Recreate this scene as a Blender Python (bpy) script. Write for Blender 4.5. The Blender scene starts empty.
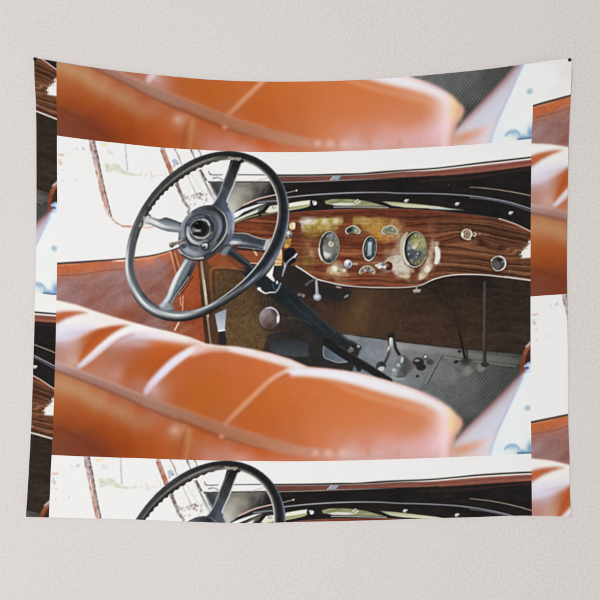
# A printed cloth tapestry pinned to a plastered wall.  The printed picture (a repeat of a
# car-interior photograph, half-drop) is flat ink on cloth, so it is pigment, not geometry.
import bpy, math
import numpy as np

SC = bpy.context.scene
K = 1.69 / 600.0            # metres of wall per photograph pixel
D = 3.0                     # camera distance from the wall
ZC = 1.5                    # height of the picture centre

# ------------------------------------------------------------------ camera, world, lamps
cam = bpy.data.objects.new('camera', bpy.data.cameras.new('camera'))
SC.collection.objects.link(cam)
cam.location = (0, -D, ZC)
cam.rotation_euler = (math.radians(90), 0, 0)
cam.data.sensor_width = 36
cam.data.lens = 36 * D / 1.69
cam.data.clip_start = 0.05
cam.data.clip_end = 100
SC.camera = cam

world = bpy.data.worlds.new('World')
SC.world = world
world.use_nodes = True
bg = world.node_tree.nodes['Background']
bg.inputs['Color'].default_value = (1.0, 0.985, 0.975, 1)
bg.inputs['Strength'].default_value = 0.42


def area_light(name, loc, aim, size, power, col):
    l = bpy.data.lights.new(name, 'AREA')
    l.shape = 'RECTANGLE'
    l.size, l.size_y = size
    l.energy = power
    l.color = col
    o = bpy.data.objects.new(name, l)
    SC.collection.objects.link(o)
    o.location = loc
    d = [aim[i] - loc[i] for i in range(3)]
    from mathutils import Vector
    o.rotation_euler = Vector(d).to_track_quat('-Z', 'Y').to_euler()
    return o


area_light('key_light', (-1.6, -6.2, 1.1), (0.0, 0, 1.45), (1.7, 1.7), 272, (1.0, 0.995, 0.99))  # soft area lamp added behind the camera, left of centre, as key light

SC.view_settings.view_transform = 'Standard'
SC.view_settings.look = 'None'
SC.view_settings.exposure = 0.0
SC.view_settings.gamma = 1.0


# ------------------------------------------------------------------ small helpers
def tag(o, label=None, cat=None, group=None, kind=None):
    if label: o['label'] = label
    if cat: o['category'] = cat
    if group: o['group'] = group
    if kind: o['kind'] = kind
    return o


def link_mesh(name, me, mat, parent=None):
    o = bpy.data.objects.new(name, me)
    me.materials.append(mat)
    SC.collection.objects.link(o)
    if parent: o.parent = parent
    return o


def mesh_np(name, V, F, col=None, smooth=True):
    me = bpy.data.meshes.new(name)
    n, m = len(V), len(F)
    k = F.shape[1]
    me.vertices.add(n)
    me.vertices.foreach_set('co', V.astype(np.float32).ravel())
    me.loops.add(m * k)
    me.loops.foreach_set('vertex_index', F.astype(np.int32).ravel())
    me.polygons.add(m)
    me.polygons.foreach_set('loop_start', np.arange(0, m * k, k, dtype=np.int32))
    me.update(calc_edges=True)
    me.polygons.foreach_set('use_smooth', np.full(m, smooth, dtype=bool))
    if col is not None:
        at = me.color_attributes.new('print', 'FLOAT_COLOR', 'POINT')
        c4 = np.ones((n, 4), np.float32)
        c4[:, :3] = col
        at.data.foreach_set('color', c4.ravel())
    me.validate()
    me.update()
    return me


def lin(c):
    c = np.asarray(c, float) / 255.0
    return np.where(c <= 0.04045, c / 12.92, ((c + 0.055) / 1.055) ** 2.4)


def new_mat(name):
    m = bpy.data.materials.new(name)
    m.use_nodes = True
    nt = m.node_tree
    return m, nt, nt.nodes['Principled BSDF']


# ------------------------------------------------------------------ materials
def plaster_material():
    m, nt, p = new_mat('wall_plaster')
    N, L = nt.nodes, nt.links
    tc = N.new('ShaderNodeTexCoord')

    def noise(scale, detail, rough):
        n = N.new('ShaderNodeTexNoise')
        n.inputs['Scale'].default_value = scale
        n.inputs['Detail'].default_value = detail
        n.inputs['Roughness'].default_value = rough
        L.new(tc.outputs['Object'], n.inputs['Vector'])
        return n
    fine = noise(190, 3, .6)
    mid = noise(140, 2, .5)
    big = noise(2.2, 2, .5)
    # small pits and grains
    pit = N.new('ShaderNodeValToRGB')
    pit.color_ramp.elements[0].position = .32
    pit.color_ramp.elements[1].position = .60
    pit.color_ramp.elements[0].color = (0, 0, 0, 1)
    L.new(mid.outputs['Fac'], pit.inputs['Fac'])
    mix = N.new('ShaderNodeMix'); mix.data_type = 'RGBA'
    mix.inputs['A'].default_value = (*lin((207, 201, 199)), 1)
    mix.inputs['B'].default_value = (*lin((217, 212, 210)), 1)
    L.new(pit.outputs['Color'], mix.inputs['Factor'])
    mix2 = N.new('ShaderNodeMix'); mix2.data_type = 'RGBA'
    mix2.inputs['B'].default_value = (*lin((213, 210, 206)), 1)
    mr = N.new('ShaderNodeMapRange')
    mr.inputs['From Min'].default_value = .35
    mr.inputs['From Max'].default_value = .65
    mr.inputs['To Max'].default_value = .55
    L.new(big.outputs['Fac'], mr.inputs['Value'])
    L.new(mr.outputs['Result'], mix2.inputs['Factor'])
    L.new(mix.outputs['Result'], mix2.inputs['A'])
    L.new(mix2.outputs['Result'], p.inputs['Base Color'])
    add = N.new('ShaderNodeMath'); add.operation = 'MULTIPLY_ADD'
    add.inputs[1].default_value = .45
    L.new(fine.outputs['Fac'], add.inputs[0])
    L.new(pit.outputs['Color'], add.inputs[2])
    b = N.new('ShaderNodeBump')
    b.inputs['Strength'].default_value = .22
    b.inputs['Distance'].default_value = .0016
    L.new(add.outputs[0], b.inputs['Height'])
    L.new(b.outputs['Normal'], p.inputs['Normal'])
    p.inputs['Roughness'].default_value = .95
    p.inputs['Specular IOR Level'].default_value = .1
    return m


def cloth_material():
    m, nt, p = new_mat('printed_polyester')
    N, L = nt.nodes, nt.links
    at = N.new('ShaderNodeAttribute'); at.attribute_name = 'print'
    tc = N.new('ShaderNodeTexCoord')
    # weave: two crossed thread waves, about 2.4 mm
    waves = []
    for ax in ('X', 'Z'):
        w = N.new('ShaderNodeTexWave')
        w.bands_direction = ax
        w.inputs['Scale'].default_value = 62
        w.inputs['Distortion'].default_value = .8
        w.inputs['Detail'].default_value = 1
        w.inputs['Detail Scale'].default_value = 3
        L.new(tc.outputs['Object'], w.inputs['Vector'])
        waves.append(w)
    s = N.new('ShaderNodeMath'); s.operation = 'ADD'
    L.new(waves[0].outputs['Fac'], s.inputs[0]); L.new(waves[1].outputs['Fac'], s.inputs[1])
    mr = N.new('ShaderNodeMapRange')
    mr.inputs['From Max'].default_value = 2
    mr.inputs['To Min'].default_value = .985
    mr.inputs['To Max'].default_value = 1.012
    L.new(s.outputs[0], mr.inputs['Value'])
    mul = N.new('ShaderNodeVectorMath'); mul.operation = 'SCALE'
    L.new(at.outputs['Color'], mul.inputs[0]); L.new(mr.outputs['Result'], mul.inputs['Scale'])
    L.new(mul.outputs['Vector'], p.inputs['Base Color'])
    b = N.new('ShaderNodeBump')
    b.inputs['Strength'].default_value = .05
    b.inputs['Distance'].default_value = .001
    L.new(s.outputs[0], b.inputs['Height'])
    L.new(b.outputs['Normal'], p.inputs['Normal'])
    p.inputs['Roughness'].default_value = .9
    p.inputs['Specular IOR Level'].default_value = .06
    return m


def plain_material(name, col, rough, spec=.5):
    m, nt, p = new_mat(name)
    N, L = nt.nodes, nt.links
    tc = N.new('ShaderNodeTexCoord')
    n = N.new('ShaderNodeTexNoise'); n.inputs['Scale'].default_value = 300
    L.new(tc.outputs['Object'], n.inputs['Vector'])
    mix = N.new('ShaderNodeMix'); mix.data_type = 'RGBA'
    mix.inputs['A'].default_value = (*[c * .85 for c in lin(col)], 1)
    mix.inputs['B'].default_value = (*lin(col), 1)
    L.new(n.outputs['Fac'], mix.inputs['Factor'])
    L.new(mix.outputs['Result'], p.inputs['Base Color'])
    p.inputs['Roughness'].default_value = rough
    p.inputs['Specular IOR Level'].default_value = spec
    return m


M_WALL = plaster_material()
M_CLOTH = cloth_material()
M_BACK = plain_material('cloth_back', (225, 224, 222), .9, .1)
M_PIN = plain_material('black_plastic', (22, 20, 19), .5, .3)
M_STEEL = plain_material('pin_steel', (150, 150, 150), .3, .8)

# ------------------------------------------------------------------ the wall
g = np.linspace(-3.0, 3.0, 3)
WV = np.array([(x, 0, z + ZC) for z in g for x in g])
WF = np.array([(r * 3 + c, r * 3 + c + 1, r * 3 + c + 4, r * 3 + c + 3) for r in range(2) for c in range(2)])
wall = link_mesh('wall', mesh_np('wall', WV, WF, smooth=False), M_WALL)
tag(wall, 'pale warm grey plastered wall with a fine grainy texture behind the tapestry', 'wall', kind='structure')


# ------------------------------------------------------------------ how the cloth hangs
def curve(pts):
    """smooth (monotone-ish) interpolation through points"""
    p = np.array(pts, float)
    xs, ys = p[:, 0], p[:, 1]
    m = np.gradient(ys, xs)

    def f(x):
        x = np.asarray(x, float)
        i = np.clip(np.searchsorted(xs, x) - 1, 0, len(xs) - 2)
        h = xs[i + 1] - xs[i]
        t = (x - xs[i]) / h
        t = np.clip(t, -3, 4)
        inside = np.clip(t, 0, 1)
        h00 = 2 * inside ** 3 - 3 * inside ** 2 + 1; h10 = inside ** 3 - 2 * inside ** 2 + inside
        h01 = -2 * inside ** 3 + 3 * inside ** 2; h11 = inside ** 3 - inside ** 2
        y = h00 * ys[i] + h10 * h * m[i] + h01 * ys[i + 1] + h11 * h * m[i + 1]
        y = y + np.where(t < 0, t * h * m[i], 0) + np.where(t > 1, (t - 1) * h * m[i + 1], 0)
        return y
    return f


VT, VB = -0.232, 1.196                    # first and last row of the cloth, in heights of the picture
top_edge = curve([(34, 58), (57, 62), (100, 68.6), (140, 73.4), (160, 75.3), (200, 79), (250, 81.3), (300, 81.5), (340, 80.6), (405, 77), (450, 73), (480, 70), (520, 65), (545, 61.6), (572, 58)])
row_top = curve([(34, 131.8), (57, 135.6), (90, 140), (120, 143.3), (160, 147.4), (200, 149.8), (250, 151.8), (300, 152), (360, 150.6), (420, 147.6), (480, 144), (531, 139), (570, 135)])
row_bot = curve([(30, 454), (51, 455), (100, 457), (150, 458.6), (200, 460.2), (250, 461), (300, 461.3), (360, 460.2), (430, 458), (480, 456), (531, 453.8), (570, 452.4)])
bot_edge = curve([(26, 516.8), (60, 517.6), (130, 519.4), (200, 522), (245, 523), (300, 522), (360, 520.8), (430, 518.3), (480, 516.8), (520, 515.6), (545, 516), (572, 517)])
left_edge = curve([(58, 34), (80, 35), (111, 36.2), (150, 36.6), (250, 36), (300, 35.1), (340, 34), (380, 32.6), (430, 31), (470, 29), (517, 26)])
col_left = curve([(58, 57), (136, 57), (250, 57), (300, 56.3), (340, 55.6), (380, 54.4), (430, 52.8), (455, 51.6), (517, 49)])
col_right = curve([(58, 532.6), (105, 532.4), (140, 531.4), (180, 531), (330, 530.7), (420, 531), (455, 531.4), (517, 532)])
right_edge = curve([(58, 571.8), (80, 571), (100, 570), (145, 568.2), (200, 567.5), (300, 567.2), (350, 567.8), (430, 568.6), (460, 569.4), (500, 570), (517, 571)])
UL, UR = -0.0462, 1.0782                  # cloth edges in widths of the picture


def warp(u, v):
    """cloth coordinates -> photograph pixels"""
    x = 57 + u * 474.0
    y = 136 + v * 318.0
    for _ in range(4):
        A, B, C, E = top_edge(x), row_top(x), row_bot(x), bot_edge(x)
        y = np.where(v < 0, B + (v / -VT) * (B - A), np.where(v > 1, C + (v - 1) / (VB - 1) * (E - C), B + v * (C - B)))
        l, a, b, r = left_edge(y), col_left(y), col_right(y), right_edge(y)
        x = np.where(u < 0, a + (u / -UL) * (a - l), np.where(u > 1, b + (u - 1) / (UR - 1) * (r - b), a + u * (b - a)))
    return x, y


def depth(x, y):
    """distance of the cloth from the wall, metres (folds from the pinned corners, slack rows)"""
    d = 0.0075 + 0 * x
    d = d + 0.0016 * np.sin(x * 0.013 + 0.6) * np.sin(y * 0.011 + 1.0)

    def ridge(px, py, dx, dy, w0, w1, reach, h):
        n = math.hypot(dx, dy); dx, dy = dx / n, dy / n
        t = (x - px) * dx + (y - py) * dy
        s = (x - px) * -dy + (y - py) * dx
        w = w0 + (w1 - w0) * np.clip(t / reach, 0, 1)
        f = np.clip(t / 14, 0, 1) * np.exp(-np.clip(t, 0, None) / reach * 1.6)
        return h * f * np.exp(-(s / w) ** 2)
    def tent(px, py, dx, dy, w, reach, h):
        n = math.hypot(dx, dy); dx, dy = dx / n, dy / n
        t = (x - px) * dx + (y - py) * dy
        s = (x - px) * -dy + (y - py) * dx
        f = np.clip(t / 22, 0, 1); f = f * f * (3 - 2 * f)
        g = np.clip(1 - t / reach, 0, 1); g = g * g * (3 - 2 * g)
        return h * f * g * np.exp(-(np.sqrt(s * s + 9) - 3) / w)
    d = d + tent(569, 60, -0.56, .83, 15, 120, .013)
    d = d + ridge(569, 60, -1, .22, 3, 14, 160, .002)
    d = d + tent(36, 59, .5, .86, 14, 110, .008)
    d = d + ridge(36, 59, 1, .25, 3, 14, 170, .0022)
    # soft flutes along the side edges and lower hem
    d = d + .0016 * np.sin(y * .043 + .5) * np.exp(-np.clip(x - 30, 0, None) / 34)
    d = d + .0014 * np.sin(y * .037 + 2.) * np.exp(-np.clip(568 - x, 0, None) / 34)
    d = d + .0018 * np.sin(x * .028 + 1.3) * np.exp(-np.clip(519 - y, 0, None) / 40)
    return np.clip(d, .003, None)


def place(x, y, back=0.0):
    d = depth(x, y) - back
    k = K * (D - .0075) / D
    return np.stack([(x - 300) * k, -d, ZC + (300 - y) * k], -1)


# ------------------------------------------------------------------ the printed picture (pigment)
STEP = 0.5
NU, NV = int(474 / STEP), int(318 / STEP)
UU, VV = np.meshgrid((np.arange(NU) + .5) / NU, (np.arange(NV) + .5) / NV)
X, Y = warp(UU, VV)
C = np.empty((NV, NU, 3)); C[:] = (231, 231, 230)
ID = np.zeros((NV, NU), np.int32)
PART_NAMES = ['']
LABELS = {}


def new_id(name, label=None):
    PART_NAMES.append(name)
    if label: LABELS[len(PART_NAMES) - 1] = label
    return len(PART_NAMES) - 1


def crop(x0, x1, y0, y1, pad):
    i0 = int((x0 - pad - 62) / 474 * NU); i1 = int((x1 + pad - 47) / 474 * NU) + 1
    j0 = int((y0 - pad - 156) / 318 * NV); j1 = int((y1 + pad - 132) / 318 * NV) + 1
    i0, i1 = max(0, min(NU, i0)), max(0, min(NU, i1))
    j0, j1 = max(0, min(NV, j0)), max(0, min(NV, j1))
    return slice(j0, j1), slice(i0, i1)


def spline(pts, closed=False, n=6):
    p = np.array(pts, float)
    m = len(p)
    if m < 3: return p
    out = []
    segs = m if closed else m - 1
    for i in range(segs):
        if closed:
            a, b, c, d = p[(i - 1) % m], p[i], p[(i + 1) % m], p[(i + 2) % m]
        else:
            a, b, c, d = p[max(i - 1, 0)], p[i], p[i + 1], p[min(i + 2, m - 1)]
        for t in np.arange(n) / n:
            out.append(.5 * ((2 * b) + (-a + c) * t + (2 * a - 5 * b + 4 * c - d) * t * t + (-a + 3 * b - 3 * c + d) * t ** 3))
    if not closed: out.append(p[-1])
    return np.array(out)


def seg_dist(P, x, y, closed, want_t=False):
    best = np.full(x.shape, 1e12); bt = np.zeros(x.shape)
    m = len(P)
    for i in range(m if closed else m - 1):
        a, b = P[i], P[(i + 1) % m]
        d = b - a
        l2 = d @ d + 1e-12
        t = np.clip(((x - a[0]) * d[0] + (y - a[1]) * d[1]) / l2, 0, 1)
        q = (x - a[0] - t * d[0]) ** 2 + (y - a[1] - t * d[1]) ** 2
        k = q < best
        best = np.where(k, q, best)
        if want_t: bt = np.where(k, i + t, bt)
    return (np.sqrt(best), bt) if want_t else np.sqrt(best)


def inside(P, x, y):
    r = np.zeros(x.shape, bool)
    m = len(P)
    for i in range(m):
        a, b = P[i], P[(i + 1) % m]
        if a[1] == b[1]: continue
        c = ((a[1] > y) != (b[1] > y)) & (x < (b[0] - a[0]) * (y - a[1]) / (b[1] - a[1]) + a[0])
        r ^= c
    return r


def put(sl, a, col, idn=None, cut=.5):
    a3 = a[..., None]
    C[sl] = C[sl] * (1 - a3) + np.asarray(col, float) * a3
    if idn is not None:
        ID[sl] = np.where(a > cut, idn, ID[sl])


def ramp(sd, soft):
    t = np.clip(.5 - sd / max(soft, .7), 0, 1)
    return t * t * (3 - 2 * t)


def poly(pts, col, soft=.9, a=1.0, idn=None, smooth=False, tex=None):
    P = spline(pts, True) if smooth else np.array(pts, float)
    sl = crop(P[:, 0].min(), P[:, 0].max(), P[:, 1].min(), P[:, 1].max(), soft)
    x, y = X[sl], Y[sl]
    if x.size == 0: return
    sd = seg_dist(P, x, y, True)
    sd = np.where(inside(P, x, y), -sd, sd)
    al = ramp(sd, soft) * a
    if callable(col): col = col(x, y)
    if tex is not None: al = al * tex(x, y)
    put(sl, al, col, idn)


def stroke(pts, w, col, soft=.9, a=1.0, idn=None, smooth=True):
    n = 6
    P0 = np.array(pts, float)
    P = spline(P0, False, n) if (smooth and len(P0) > 2) else P0
    per = n if (smooth and len(P0) > 2) else 1
    wm = np.max(w)
    sl = crop(P[:, 0].min(), P[:, 0].max(), P[:, 1].min(), P[:, 1].max(), wm + soft)
    x, y = X[sl], Y[sl]
    if x.size == 0: return
    d, t = seg_dist(P, x, y, False, True)
    t = t / per
    ks = np.arange(len(P0))
    ww = np.interp(t, ks, w) if np.ndim(w) else w
    aa = np.interp(t, ks, a) if np.ndim(a) else a
    if np.ndim(col) == 2:
        cc = np.stack([np.interp(t, ks, np.array(col, float)[:, k]) for k in range(3)], -1)
    else:
        cc = col
    put(sl, ramp(d - ww / 2, soft) * aa, cc, idn)


def ell(cx, cy, rx, ry, col, soft=.9, a=1.0, ang=0.0, idn=None, tex=None):
    R = max(rx, ry)
    sl = crop(cx - R, cx + R, cy - R, cy + R, soft)
    x, y = X[sl] - cx, Y[sl] - cy
    if x.size == 0: return
    c, s = math.cos(math.radians(ang)), math.sin(math.radians(ang))
    p, q = (x * c + y * s), (-x * s + y * c)
    f = np.sqrt((p / rx) ** 2 + (q / ry) ** 2) + 1e-9
    gr = np.sqrt((p / rx ** 2) ** 2 + (q / ry ** 2) ** 2) / f + 1e-9
    sd = (f - 1) / gr
    sd = np.where(f < .05, -min(rx, ry), sd)
    al = ramp(sd, soft) * a
    if callable(col): col = col(X[sl], Y[sl])
    if tex is not None: al = al * tex(X[sl], Y[sl])
    put(sl, al, col, idn)


def glow(cx, cy, rx, ry, col, a=1.0, ang=0.0):
    R = max(rx, ry) * 2.6
    sl = crop(cx - R, cx + R, cy - R, cy + R, 0)
    x, y = X[sl] - cx, Y[sl] - cy
    if x.size == 0: return
    c, s = math.cos(math.radians(ang)), math.sin(math.radians(ang))
    p, q = (x * c + y * s) / rx, (-x * s + y * c) / ry
    put(sl, a * np.exp(-(p * p + q * q)), col)


def clipped(P, soft, fn, smooth=True, idn=None):
    """run fn (paint calls) but keep its ink inside polygon P"""
    global C
    keep = C.copy()
    fn()
    P = spline(P, True) if smooth else np.array(P, float)
    sl = crop(P[:, 0].min(), P[:, 0].max(), P[:, 1].min(), P[:, 1].max(), soft)
    x, y = X[sl], Y[sl]
    sd = seg_dist(P, x, y, True)
    sd = np.where(inside(P, x, y), -sd, sd)
    s = np.max(soft)
    al = ramp(sd, soft)[..., None] if not callable(soft) else None
    new = keep.copy()
    new[sl] = keep[sl] * (1 - al) + C[sl] * al
    C[:] = new
    if idn is not None:
        ID[sl] = np.where(sd < 0, idn, ID[sl])


def field(samples, s=9.0, pw=1.8):
    S = np.array(samples, float)

    def f(x, y):
        num = np.zeros(x.shape + (3,)); den = np.zeros(x.shape)
        for q in S:
            w = 1.0 / (((x - q[0]) ** 2 + (y - q[1]) ** 2) + s * s) ** pw
            den += w
            num += w[..., None] * q[2:5]
        return num / den[..., None]
    return f


def gauss(A, sig):
    """separable blur in photograph pixels"""
    s = sig / STEP
    n = int(3 * s) + 1
    k = np.exp(-.5 * (np.arange(-n, n + 1) / s) ** 2); k /= k.sum()
    for ax in (0, 1):
        P = np.pad(A, [(n, n) if a == ax else (0, 0) for a in range(A.ndim)], mode='edge')
        A = sum(k[i] * (P[i:i + A.shape[0]] if ax == 0 else P[:, i:i + A.shape[1]]) for i in range(2 * n + 1))
    return A


def defocus(P, sig, fn):
    """paint fn, then blur what was painted inside polygon P only"""
    P = np.array(P, float)
    fn()
    sl = crop(P[:, 0].min(), P[:, 0].max(), P[:, 1].min(), P[:, 1].max(), sig * 3)
    C[sl] = gauss(C[sl], sig)


RNG = np.random.RandomState(7)
LAT = RNG.rand(257, 257)


def vnoise(x, y):
    xi, yi = np.floor(x).astype(int), np.floor(y).astype(int)
    fx, fy = x - xi, y - yi
    fx = fx * fx * (3 - 2 * fx); fy = fy * fy * (3 - 2 * fy)
    xi %= 256; yi %= 256
    a, b, c, d = LAT[yi, xi], LAT[yi, xi + 1], LAT[yi + 1, xi], LAT[yi + 1, xi + 1]
    return (a * (1 - fx) + b * fx) * (1 - fy) + (c * (1 - fx) + d * fx) * fy


def fbm(x, y, o=3):
    r, a, t = 0, 1.0, 0
    for k in range(o):
        r = r + a * vnoise(x * 2 ** k + 17.3 * k, y * 2 ** k + 9.1 * k); t += a; a *= .55
    return r / t


def lerp3(t, a, b):
    return np.asarray(a, float) + (np.asarray(b, float) - np.asarray(a, float)) * t[..., None]


# --- part identities
P_WIN, P_WIN2, P_WIN3 = new_id('printed_window_frame'), new_id('printed_windscreen_pillar'), new_id('printed_windscreen_pillar')
P_DOOR = new_id('printed_door_panel', 'printed reddish brown leather door panel')
P_FOOT = new_id('printed_footwell', 'printed dark brown footwell')
P_MAT = new_id('printed_floor_mat', 'printed grey dotted rubber floor mat')
P_COWL = new_id('printed_windscreen_rail', 'printed glossy black rail under the windscreen')
P_DASH = new_id('printed_dashboard', 'printed polished walnut dashboard')
P_G1 = new_id('printed_gauge', 'printed large oval gauge on the dashboard nearest the steering wheel')
P_G2 = new_id('printed_gauge', 'printed narrow oval gauge in the middle of the dashboard')
P_G3 = new_id('printed_gauge', 'printed large oval gauge with a green and blue reflection')
P_G4 = new_id('printed_gauge', 'printed small dark crescent gauge above the others')
P_G5 = new_id('printed_gauge', 'printed small pale crescent gauge beside the green reflection')
P_G6 = new_id('printed_gauge', 'printed small crescent gauge low on the dashboard')
P_DIAL = new_id('printed_dial', 'printed round grey dial with a bright ring')
P_KNOB, P_KNOB2, P_KNOB3, P_KNOB4, P_KNOB5 = [new_id('printed_knob') for _ in range(5)]
P_COL = new_id('printed_steering_column', 'printed dark steering column')
P_PEDAL, P_PEDAL2, P_PEDAL3, P_PEDAL4 = [new_id('printed_pedal') for _ in range(4)]
P_LEVER = new_id('printed_lever_knob', 'printed round brown lever knob')
P_SIDE = new_id('printed_side_bolster')
P_SEAT = new_id('printed_seat', 'printed tan leather bench seat, out of focus')
P_WHEEL = new_id('printed_steering_wheel', 'printed dark steering wheel with four spokes')

# ---------- 1. bright outdoors at the left, with faint marks
ell(61.5, 154.8, 3.2, 1.2, (222, 182, 158), 1.6, .9)
stroke([(65, 154), (72, 152.5), (80, 152)], .8, (220, 212, 205), 1.2, .7)
poly([(58.5, 161), (63, 162.5), (62, 166), (60, 165)], (196, 160, 152), 1.8, .8)
for x_, y_, r_, c_ in [(77, 149, 1.3, (205, 212, 208)), (83.5, 148.8, 2, (190, 200, 200)), (63, 170, 1, (205, 190, 186)),
                       (63.4, 181, 1, (208, 196, 194)), (76, 179.5, 1, (208, 200, 200)), (60, 160, .8, (190, 170, 165))]:
    ell(x_, y_, r_, r_ * .8, c_, 1.4)
ell(105, 144.6, 4, 1.8, (226, 217, 168), 2.2, .9)
poly([(108, 149), (112, 151), (114, 154.5), (109, 154.5), (107, 152)], (203, 209, 214), 2, .9)
poly([(105, 163), (107.5, 163.3), (110, 166), (113, 164), (118, 163.5), (121, 167), (126, 171.5), (134, 174.2), (140, 173.5),
      (141.5, 171), (142.3, 175.6), (132, 176), (124, 174.6), (118, 171.5), (113, 170.5), (110, 172), (106.5, 172)],
     (204, 210, 190), 2.0, .95)
poly([(105.5, 164), (107.5, 164.3), (110, 167), (108, 171), (106, 171)], (196, 203, 178), 1.8, .7)
stroke([(125.4, 144), (126.3, 158), (127.6, 170)], 1.4, (172, 178, 190), 1.2)
for q in [[(144.5, 175.5), (148, 174.5)], [(151, 172), (152, 178)], [(152, 178), (154, 175)], [(155, 176.5), (159, 175)],
          [(160, 174.5), (163, 175.5)], [(165, 173), (166, 175.5)]]:
    stroke(q, .9, (214, 196, 194), 1.2, .85)
# window pillar
pill = [(88.2, 139), (94.6, 139), (99, 158), (103, 178), (107, 199), (111.6, 216), (110.5, 217), (105, 206), (102, 200), (98.5, 184), (94.5, 167)]
poly(pill, lambda x, y: lerp3(np.clip(fbm((x - y * .25) * .5, (y + x * .8) * .22) * 2.6 - .8, 0, 1),
                             (136, 104, 98), (222, 198, 190)), 1.0, 1, P_WIN)
stroke([(90.5, 140), (94.5, 158), (98, 166)], 2.2, (168, 148, 152), 1.4, .8)
stroke([(97, 170), (101, 186), (104, 200)], 2.4, (190, 120, 100), 1.6, .75)
stroke([(96, 165), (97.5, 171), (99.5, 178)], 1.5, (238, 205, 195), 1.4, .8)
stroke([(93.6, 139), (98, 158), (102.5, 180), (107, 199), (111.4, 216.5)], 1.2, (86, 74, 72), .9, 1, P_WIN)
stroke([(91.8, 139), (96.4, 158), (101, 180), (105.5, 199)], .8, (120, 100, 98), .8, .7)
stroke([(102.3, 200), (104.5, 203), (106.5, 208)], 1.6, (205, 150, 135), 1.4, .8)
stroke([(104, 206), (107, 213), (113, 220.5), (119, 224.6), (124, 226)], 1.2, (214, 170, 155), 1.2, .9)
stroke([(112, 218), (117, 223), (123, 225.7), (131, 226.2)], .9, (150, 110, 90), .9, .8)
stroke([(122, 226.2), (131, 226.6)], 1.8, (212, 130, 112), 1.3, .9)
stroke([(141, 227), (147, 227.8), (153, 226.5)], 1.6, (216, 150, 135), 1.4, .8)
stroke([(143, 225), (150, 224.6), (154, 226)], .8, (190, 150, 138), 1, .7)

# ---------- 2. windscreen pillar behind the wheel
poly([(160.3, 149.5), (164.2, 148.5), (173.7, 171.5), (170, 174.5)], (168, 106, 88), 1.0, 1, P_WIN2)
poly([(160.5, 146), (164, 146), (164.6, 149.5), (161, 151)], (160, 152, 138), 1.2, .9)
stroke([(160.6, 151), (165, 162), (170, 174)], .8, (120, 72, 60), .8, .6)
poly([(174.6, 184), (178, 182), (181, 190), (185, 199), (183, 201.5), (179, 194)], (118, 104, 100), 1.2, 1, P_WIN3)
poly([(172, 160.5), (175.5, 158.5), (178.5, 162), (175.5, 163), (176, 166), (173.5, 165)], (158, 166, 190), 1.2)
ell(177.3, 163.6, 1.3, 1.1, (110, 112, 128), 1)
ell(174, 166.5, 1, .8, (130, 130, 140), 1)
stroke([(173.8, 147.5), (177.5, 154), (181.2, 163.5)], 1.2, (150, 132, 126), 1.1)
stroke([(187, 176), (191, 184), (196, 194)], 1.3, (168, 148, 140), 1.1)
stroke([(186, 175), (190, 183), (194.5, 193)], 1.0, (240, 236, 230), 1)
stroke([(190.5, 149), (192.5, 153.5), (195, 159)], 1.4, (104, 96, 92), 1.0)
stroke([(192.6, 150), (194, 153)], .8, (190, 180, 174), .9)
stroke([(198, 149.8), (200, 152.5), (201, 155.5)], 1.2, (140, 128, 120), 1.0)
stroke([(200.5, 170.5), (203, 175), (206, 180.5)], 2.2, (78, 72, 70), 1.1)
stroke([(198.5, 170), (203, 179), (209, 191), (214, 199)], 1.2, (176, 168, 158), 1.0)
stroke([(204.5, 181), (209, 189.5), (215, 200.5)], 1.2, (104, 98, 94), 1.0)
stroke([(206, 181), (211, 190), (216, 199)], .9, (245, 243, 236), .9)
stroke([(190, 172), (199, 186), (207, 199)], .8, (205, 198, 194), 1)
stroke([(196, 178), (200, 187)], 3.5, (220, 226, 230), 2.5, .7)
rs = np.random.RandomState(3)
for k in range(38):
    t = rs.rand()
    x_ = 183 + 24 * rs.rand(); y_ = 193 + 13 * rs.rand() + (195 - x_) * .15
    ell(x_, y_, .5 + 1.1 * rs.rand(), .4 + .8 * rs.rand(), (118 + 60 * rs.rand(),) * 3 if rs.rand() < .4 else (150 + 50 * t, 128 + 50 * t, 118 + 50 * t), .9, .9, rs.rand() * 180)
stroke([(183, 200), (186, 204.5), (189, 208), (188, 213)], 2.4, (138, 116, 106), 1.3, .9)
stroke([(196, 195), (200, 193.5), (203, 195.5)], 1.2, (124, 106, 98), 1)

# ---------- 3. black rail and red strip under the windscreen
top_l = [(208, 182.5), (236, 182.2), (272, 181.8)]
# grey glass reflection, left of the wheel rim
poly([(209, 181.8), (276, 181.6), (280, 200), (254, 205), (236, 212), (225, 210), (218, 199)],
     field([(215, 185, 66, 66, 68), (212, 183, 60, 60, 62), (222, 183.5, 95, 94, 92), (240, 184, 126, 120, 112), (262, 184, 110, 104, 98), (240, 190, 156, 152, 142),
            (236, 198, 170, 168, 156), (243, 203, 150, 146, 136), (250, 194, 150, 146, 134), (258, 190, 80, 76, 72), (264, 194, 48, 46, 48), (256, 197, 72, 68, 64),
            (272, 190, 38, 36, 38), (232, 205, 196, 192, 182), (215, 192, 48, 50, 56), (248, 200, 112, 106, 98), (218, 196, 70, 72, 80)], 5.0, 2.0), .9, 1, P_COWL)
stroke([(226, 184.6), (245, 185.4), (262, 186)], 2.4, (112, 106, 100), 2.4, .55)
sl = crop(212, 270, 183, 206, 0)
C[sl] = gauss(C[sl], .9)
stroke([(209.5, 181.8), (215, 195), (221, 204)], 1, (120, 118, 112), .9, .9)
stroke([(262, 187), (259, 193)], 1.4, (100, 98, 104), 1.4, .7)
stroke([(267, 187), (265, 193)], 1.0, (92, 88, 92), 1.2, .7)
stroke([(209, 171.6), (210.8, 174.6), (222, 174.7)], 1.2, (92, 90, 90), .9)
stroke([(236, 174.7), (252, 174.8), (272, 174.9), (290, 175.3)], 1.1, (104, 98, 96), .9)
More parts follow.
